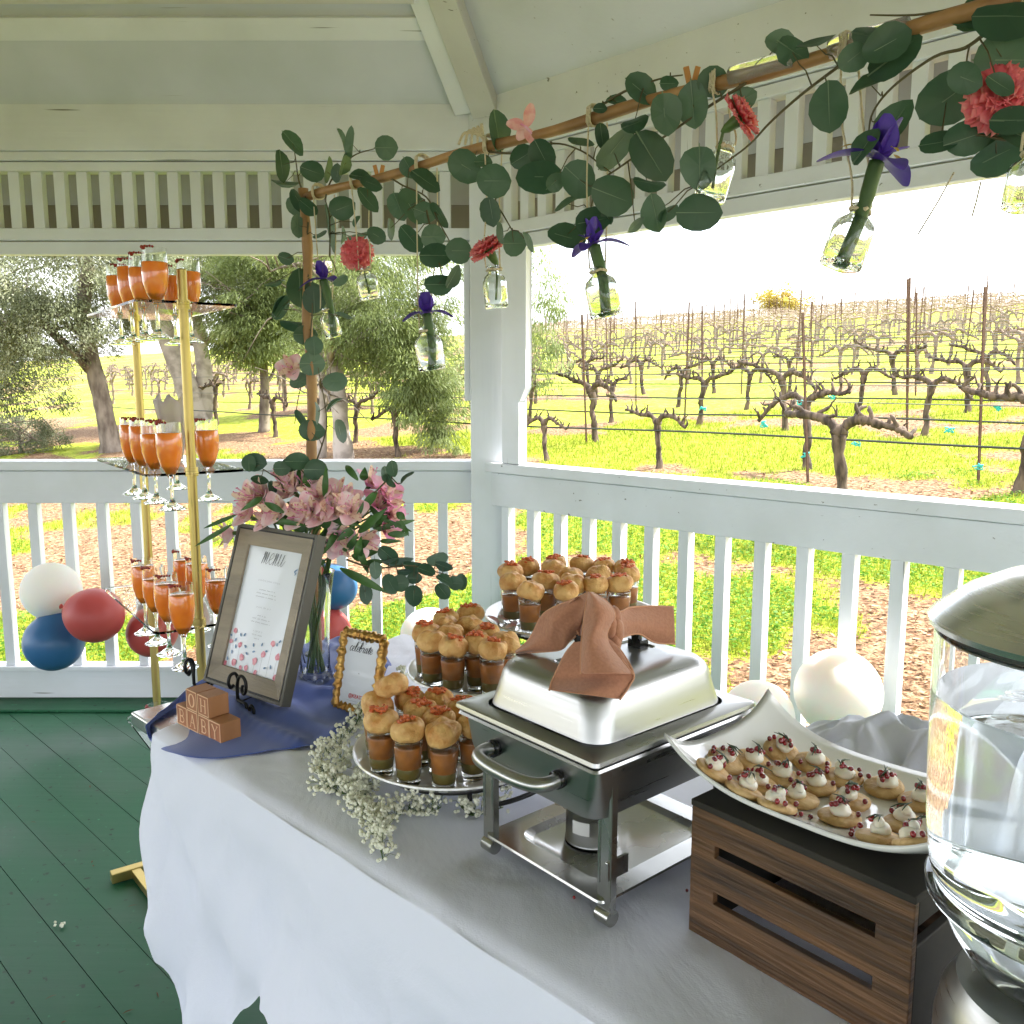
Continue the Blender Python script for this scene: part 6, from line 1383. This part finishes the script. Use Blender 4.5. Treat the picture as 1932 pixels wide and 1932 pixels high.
# distant vines: one mass
src = midv[1].data; sv = np.array([v_.co[:] for v_ in src.vertices]); 
dec = MB(); random.seed(900)
def lowvine():
    m = MB(); H = .75; m.tube([V((0,0,0)), V((.02,0,.4)), V((0,0,H))], [.07,.05,.05], 4, caps=False)
    for s_ in (-1, 1):
        pts = [V((0,0,H)), V((s_*.2,0,H+.12)), V((s_*.45,0,H+.08)), V((s_*.75,0,H+.12))]; m.tube(pts, [.045,.04,.035,.02], 4, caps=False)
        for q in (1, 2, 3): p = pts[q]; m.tube([p, p+V((random.uniform(-.08,.08), 0, .09)), p+V((random.uniform(-.15,.15), 0, .2))], [.025,.02,.01], 3, caps=False)
    return m
lv_ = [lowvine() for _ in range(5)]; big = MB()
for k, (s_, w_) in enumerate(farv):
    L_ = lv_[k % 5]; p = SW(s_, w_); z0 = gzf(p.x, p.y); sc = random.uniform(.85,1.15); ca, sa = math.cos(RZ), math.sin(RZ)
    big.add([(p.x+(v_[0]*ca-v_[1]*sa)*sc, p.y+(v_[0]*sa+v_[1]*ca)*sc, z0+v_[2]*sc) for v_ in L_.v], L_.f)
o = big.build('distant_grapevines', M['vinedist'], None, smooth=False); tag(o, 'mass of far off bare vine rows near the hill crest', 'grapevines', kind='stuff')
# stakes
def mkstake():
    m = MB(); m.box((0,0,.85), (.014,.022,1.9)); m.box((0,.010,.85), (.028,.004,1.9)); return m.build('vine_stake', M['rust'], None, smooth=False)
sk = mkstake(); first = [True]
def stake(s_, w_, lean, lab, grp, sc=1.):
    global sk
    o = sk if first[0] else sk.copy()
    if not first[0]: COL.objects.link(o)
    first[0] = False; p = SW(s_, w_); o.location = (p.x, p.y, gzf(p.x, p.y)); o.rotation_euler = (random.uniform(-.03,.03), lean, random.uniform(-.3,.3)); o.scale = (1, 1, sc); tag(o, lab, 'stake', grp)
stake(-4.16, 8.35, -.07, 'tall rusty steel stake leaning left beside the nearest grapevine', 'steel stakes close to the gazebo', .93); stake(-2.75, 8.9, -.03, 'rusty stake rising above the rightmost front vine', 'steel stakes close to the gazebo', 1.0)
stake(-8.2, 9.7, -.05, 'rusty stake through the grapevine left of the opening centre', 'steel stakes close to the gazebo'); stake(-7.75, 11.95, -.03, 'straight rusty stake above the second row vine', 'steel stakes close to the gazebo'); stake(-10.3, 10.2, 0, 'thin rusty stake close to the post', 'steel stakes close to the gazebo')
farst = MB(); nst = 0
for ri, w_ in enumerate(rowsw):
    s_ = -.97*w_-1.0+random.uniform(0, 2)
    while s_ < -.22*w_+1:
        if nst < 280 and w_ < 60: stake(s_, w_, random.uniform(-.06,.06), 'thin dark stake standing in the vine rows on the hill', 'stakes in the rows up the hill', random.uniform(.92,1.12)); nst += 1
        else:
            p = SW(s_, w_); z0 = gzf(p.x, p.y); farst.box((p.x, p.y, z0+.95), (.026, .026, random.uniform(1.8,2.2)))
        s_ += random.choice((3.4, 3.4, 5.1)) if w_ < 30 else 3.4
o = farst.build('distant_stakes', M['rust'], None, smooth=False); tag(o, 'countless thin stakes sticking up over the hill crest', 'stakes', kind='stuff')
# wires and drip hoses
def run(w_, h_, r, mt, s0, s1, lab, name='trellis_wire'):
    m = MB(); pts = []; n = int((s1-s0)/.85)
    for i in range(n+1): s_ = s0+(s1-s0)*i/n; p = SW(s_, w_); pts.append(V((p.x, p.y, float(gz(np.array([p.x]), np.array([p.y]), False)[0])+h_+.012*math.sin(i*.9+w_))))
    m.tube(pts, r, 5); o = m.build(name, mt, None); tag(o, lab, 'wire' if name == 'trellis_wire' else 'hose', 'wires along the vine rows')
ow = ['front', 'second', 'third', 'fourth', 'fifth', 'sixth', 'seventh', 'eighth', 'ninth', 'tenth', 'eleventh', 'twelfth', 'thirteenth', 'fourteenth']
rw = [8.42, 9.9]+rowsw[:10]
for k, w_ in enumerate(rw):
    s0, s1 = -2.7*w_, -.2*w_+2
    run(w_, .44, .011 if k < 3 else .012, M['hose'], s0, s1, 'black drip hose strung along the %s vine row' % ow[k], 'drip_hose'); run(w_, .80, .005, M['wire'], s0, s1, 'cordon wire strung along the %s vine row' % ow[k])
    if k < 8: run(w_, 1.12, .0045, M['wire'], s0, s1, 'upper thin wire strung along the %s vine row' % ow[k])
for (u_, v_, w_) in ((1615,838,8.4),(1570,750,9.9),(1845,880,8.45),(1880,770,8.45),(1440,800,8.42),(1520,858,8.42),(1325,772,8.6),(1790,812,8.6),(1510,760,9.0)):
    d = ray(u_, v_); t = w_*R2/(d.x+d.y); p = EYE+d*t; m = MB()
    for k in range(3): m.tube(crom([tuple(p+V((random.uniform(-.05,.05), 0, random.uniform(-.03,.03)))) for _ in range(4)], 4), .006, 4)
    o = m.build('vine_tie', M['tie'], None); tag(o, 'turquoise plastic tie knotted on a vine or wire', 'vine tie', 'turquoise ties on the vines')
# yellow bush on the crest
def leafcloud(n, centre_fn, ln, wd_, droop=.3):
    c, out = centre_fn(n); up = out+NR.normal(0, .6, (n, 3)); up[:, 2] -= droop; up /= np.linalg.norm(up, axis=1)[:, None]
    co, fa = cards(c[:, 0], c[:, 1], c[:, 2], NR.uniform(ln*.6, ln*1.3, n), NR.uniform(wd_*.7, wd_*1.3, n), up)
    return co, fa[:n]
def ell(cx, cy, cz, rx, ry, rz, clumps, cr, shell=.55, low=-1, droop=.3):
    q = NR.normal(0, 1, (clumps, 3)); q /= np.linalg.norm(q, axis=1)[:, None]; q[:, 2] = np.maximum(q[:, 2], low); q *= (shell+(1-shell)*NR.random((clumps, 1))); C_ = q*np.array([rx, ry, rz])+np.array([cx, cy, cz])
    cs = cr*NR.uniform(.6, 1.4, clumps)
    def f(n):
        k = NR.integers(0, clumps, n); d = NR.normal(0, 1, (n, 3)); d /= np.linalg.norm(d, axis=1)[:, None]; d *= NR.random((n, 1))**.45; p = C_[k]+d*cs[k][:, None]*np.array([1, 1, .75]); 
        o = p-np.array([cx, cy, cz]); o /= np.maximum(np.linalg.norm(o, axis=1), .01)[:, None]; f.k = k; return p, o
    f.C = C_; return f
def tree(name, base, trunks, crowns, lm, bm, lab, cat='tree', ln=.1, wd_=.02, group=None, droop=.3):
    root = empty(name, base, lab, cat, group)
    for pts, r0, r1 in trunks:
        m = MB(); cc = [V(q) for q in crom(pts, 5)]; n = len(cc); m.tube(cc, [(r0+(r1-r0)*i/n)*(1+.35*math.exp(-i/2.0))*random.uniform(.92,1.08) for i in range(n)], 12, rough=.05)
        m.build('trunk', bm, root); m = MB()
        for _ in range(6):
            o = cc[random.randint(int(n*.45), n-1)]; L_ = random.uniform(.6, 1.3); q = wander(o, (random.uniform(-1,1), random.uniform(-1,1), random.uniform(.0,.9)), L_, 6, .3); m.tube(q, [r1*(.7-.1*i) for i in range(7)], 6)
            for _ in range(3): q2 = wander(q[random.randint(2, 6)], (random.uniform(-1,1), random.uniform(-1,1), random.uniform(-.5,.8)), random.uniform(.5, 1.2), 5, .4); m.tube(q2, [.014,.012,.010,.008,.006,.004], 5)
        m.build('limbs', M['barkt'], root)
    cos, fas, tis = [], [], []; off = 0
    for (fn, n) in crowns:
        co, fa = leafcloud(n, fn, ln, wd_, droop); k = fn.k; tc_ = NR.random(len(fn.C)); ti = np.clip(tc_[k]*.65+NR.random(n)*.4-.02, 0, 1); cos.append(co); fas.append(fa+off); tis.append(ti); off += len(co)
    co = np.concatenate(cos)-np.array(base); npmesh('crown', co, np.concatenate(fas), lm, np.concatenate(tis), parent=root); return root
def G(x, y): return gzf(x, y)
random.seed(77)
d = ray(1475, 575); p = EYE+d*(78/((d.x+d.y)/R2)); b_ = (p.x, p.y, G(p.x, p.y))
tree('yellow_bush', b_, [([b_, (b_[0], b_[1], b_[2]+1), (b_[0]+.1, b_[1], b_[2]+1.6)], .15, .08)], [(ell(b_[0], b_[1], b_[2]+1.5, 2.6, 2.6, 1.2, 40, .8, .3), 5000)], leafmat('autumn leaf', [(0,(.30,.20,.03)),(.5,(.42,.33,.05)),(1,(.50,.42,.12))], .6, .3), M['barkt'], 'rounded yellow bush on the crest of the vineyard hill', 'bush', .30, .16)
# olive at left
x, y = -7.3, 16.2; z = G(x, y); tree('olive_tree', (x, y, z), [([(x,y,z-.1),(x-.08,y,z+.7),(x-.22,y,z+1.5),(x-.35,y,z+2.4),(x-.2,y,z+3.3)], .17, .11), ([(x-.2,y,z+1.4),(x-.9,y-.2,z+2.2),(x-1.6,y-.2,z+3.0)], .09, .05)],
  [(ell(x-.7, y-.4, z+3.1, 2.6, 1.9, 1.3, 130, .45, .35), 80000), (ell(x-1.2, y-.9, z+2.0, 1.9, 1.1, .65, 46, .34, .2), 20000)], OLIVE, M['barkt'], 'dark olive tree with a twisted trunk at the left', 'olive tree', .095, .020, droop=.35)
x, y = -12.2, 20.5; z = G(x, y); tree('olive_tree', (x, y, z), [([(x,y,z-.1),(x,y,z+1.2),(x+.2,y,z+3)], .2, .12)], [(ell(x, y, z+3.6, 3.2, 2.5, 2.4, 90, .7, .3), 34000), (ell(x+.5, y, z+1.4, 1.9, 1.2, 1.4, 50, .5, .2), 22000)], OLIVE, M['barkt'], 'grey green feathery tree at the far left edge', 'olive tree', .14, .026)
x, y = -7.6, 20.8; z = G(x, y); tree('pale_trunk_tree', (x, y, z), [([(x+.25,y,z-.1),(x+.1,y,z+.7),(x-.25,y,z+1.7),(x-.6,y,z+2.8),(x-.8,y,z+4.2)], .27, .19), ([(x+.3,y+.2,z-.1),(x+.42,y+.2,z+1.2),(x+.22,y+.2,z+2.6),(x,y+.2,z+4.2)], .2, .15)],
  [(ell(x+.4, y, z+3.9, 3.0, 2.0, 1.2, 110, .5, .35), 44000), (ell(x+1.2, y, z+2.7, 1.2, .9, .8, 46, .3, .3), 13000)], OLIVE, M['barkp'], 'tree with two pale smooth leaning trunks behind the gold stand', 'tree', .12, .024)
x, y = -4.9, 17.6; z = G(x, y); tree('pepper_tree', (x, y, z), [([(x,y,z-.1),(x+.05,y,z+1.2),(x-.1,y,z+2.6)], .10, .07)], [(ell(x+.1, y-.3, z+2.25, 1.15, .9, 1.15, 90, .38, .3), 38000), (ell(x+.3, y-.3, z+3.8, 2.2, 1.3, .9, 60, .5, .3), 20000)], PEPPER, M['barkt'], 'light green bushy tree between the gold stand and upright pole', 'pepper tree', .15, .020, droop=.7)
x, y = -2.46, 13.0; z = G(x, y); tree('pepper_tree', (x, y, z), [([(x,y,z-.1),(x-.05,y,z+.8),(x-.12,y,z+1.7),(x-.2,y,z+2.8)], .125, .09), ([(x-.40,y+.3,z-.1),(x-.35,y+.3,z+1.0),(x-.42,y+.3,z+2.4)], .07, .05)],
  [(ell(x+.55, y-.2, z+1.95, 1.25, .8, .85, 100, .28, .3), 26000), (ell(x+.4, y-.2, z+3.0, 2.2, 1.1, .6, 70, .32, .3), 17000), (ell(x+1.1, y-.5, z+1.15, .62, .45, .75, 60, .22, .2), 12000), (ell(x+1.45, y-.6, z+.55, .34, .3, .5, 20, .18, .1), 2500), (ell(x+2.95, y-.4, z+2.3, .42, .4, 1.5, 34, .22, .1), 4200), (ell(x+.7, y+.8, z+1.55, 1.6, .5, 1.15, 90, .24, .1), 13000), (ell(x+1.3, y+.2, z+.9, .75, .5, .7, 50, .2, .1), 6000)], PEPPER, M['barkp'], 'pepper tree with a pale mottled trunk and drooping narrow leaves beside the post', 'pepper tree', .125, .0135, droop=.7)
x, y = -4.3, 21.5; z = G(x, y); tree('olive_tree', (x, y, z), [([(x,y,z-.1),(x,y,z+1.3),(x+.2,y,z+2.8)], .14, .09)], [(ell(x-.2, y, z+3.2, 3.6, 1.4, 1.5, 150, .5, .2), 52000), (ell(x+.4, y, z+1.9, 1.7, .9, .8, 50, .35, .2), 13000)], OLIVE, M['barkt'], 'soft grey green olive tree standing furthest back behind the garland pole', 'olive tree', .13, .022)
# shrubs at far left
x, y = -9.4, 17.0; z = G(x, y); tree('grey_shrub', (x, y, z), [([(x,y,z-.05),(x,y,z+.2),(x,y,z+.4)], .04, .02)], [(ell(x, y, z+.35, .95, .8, .42, 46, .22, .3), 14000)], OLIVE, M['barkt'], 'low rounded grey green shrub at the left edge', 'shrub', .06, .016, droop=0)
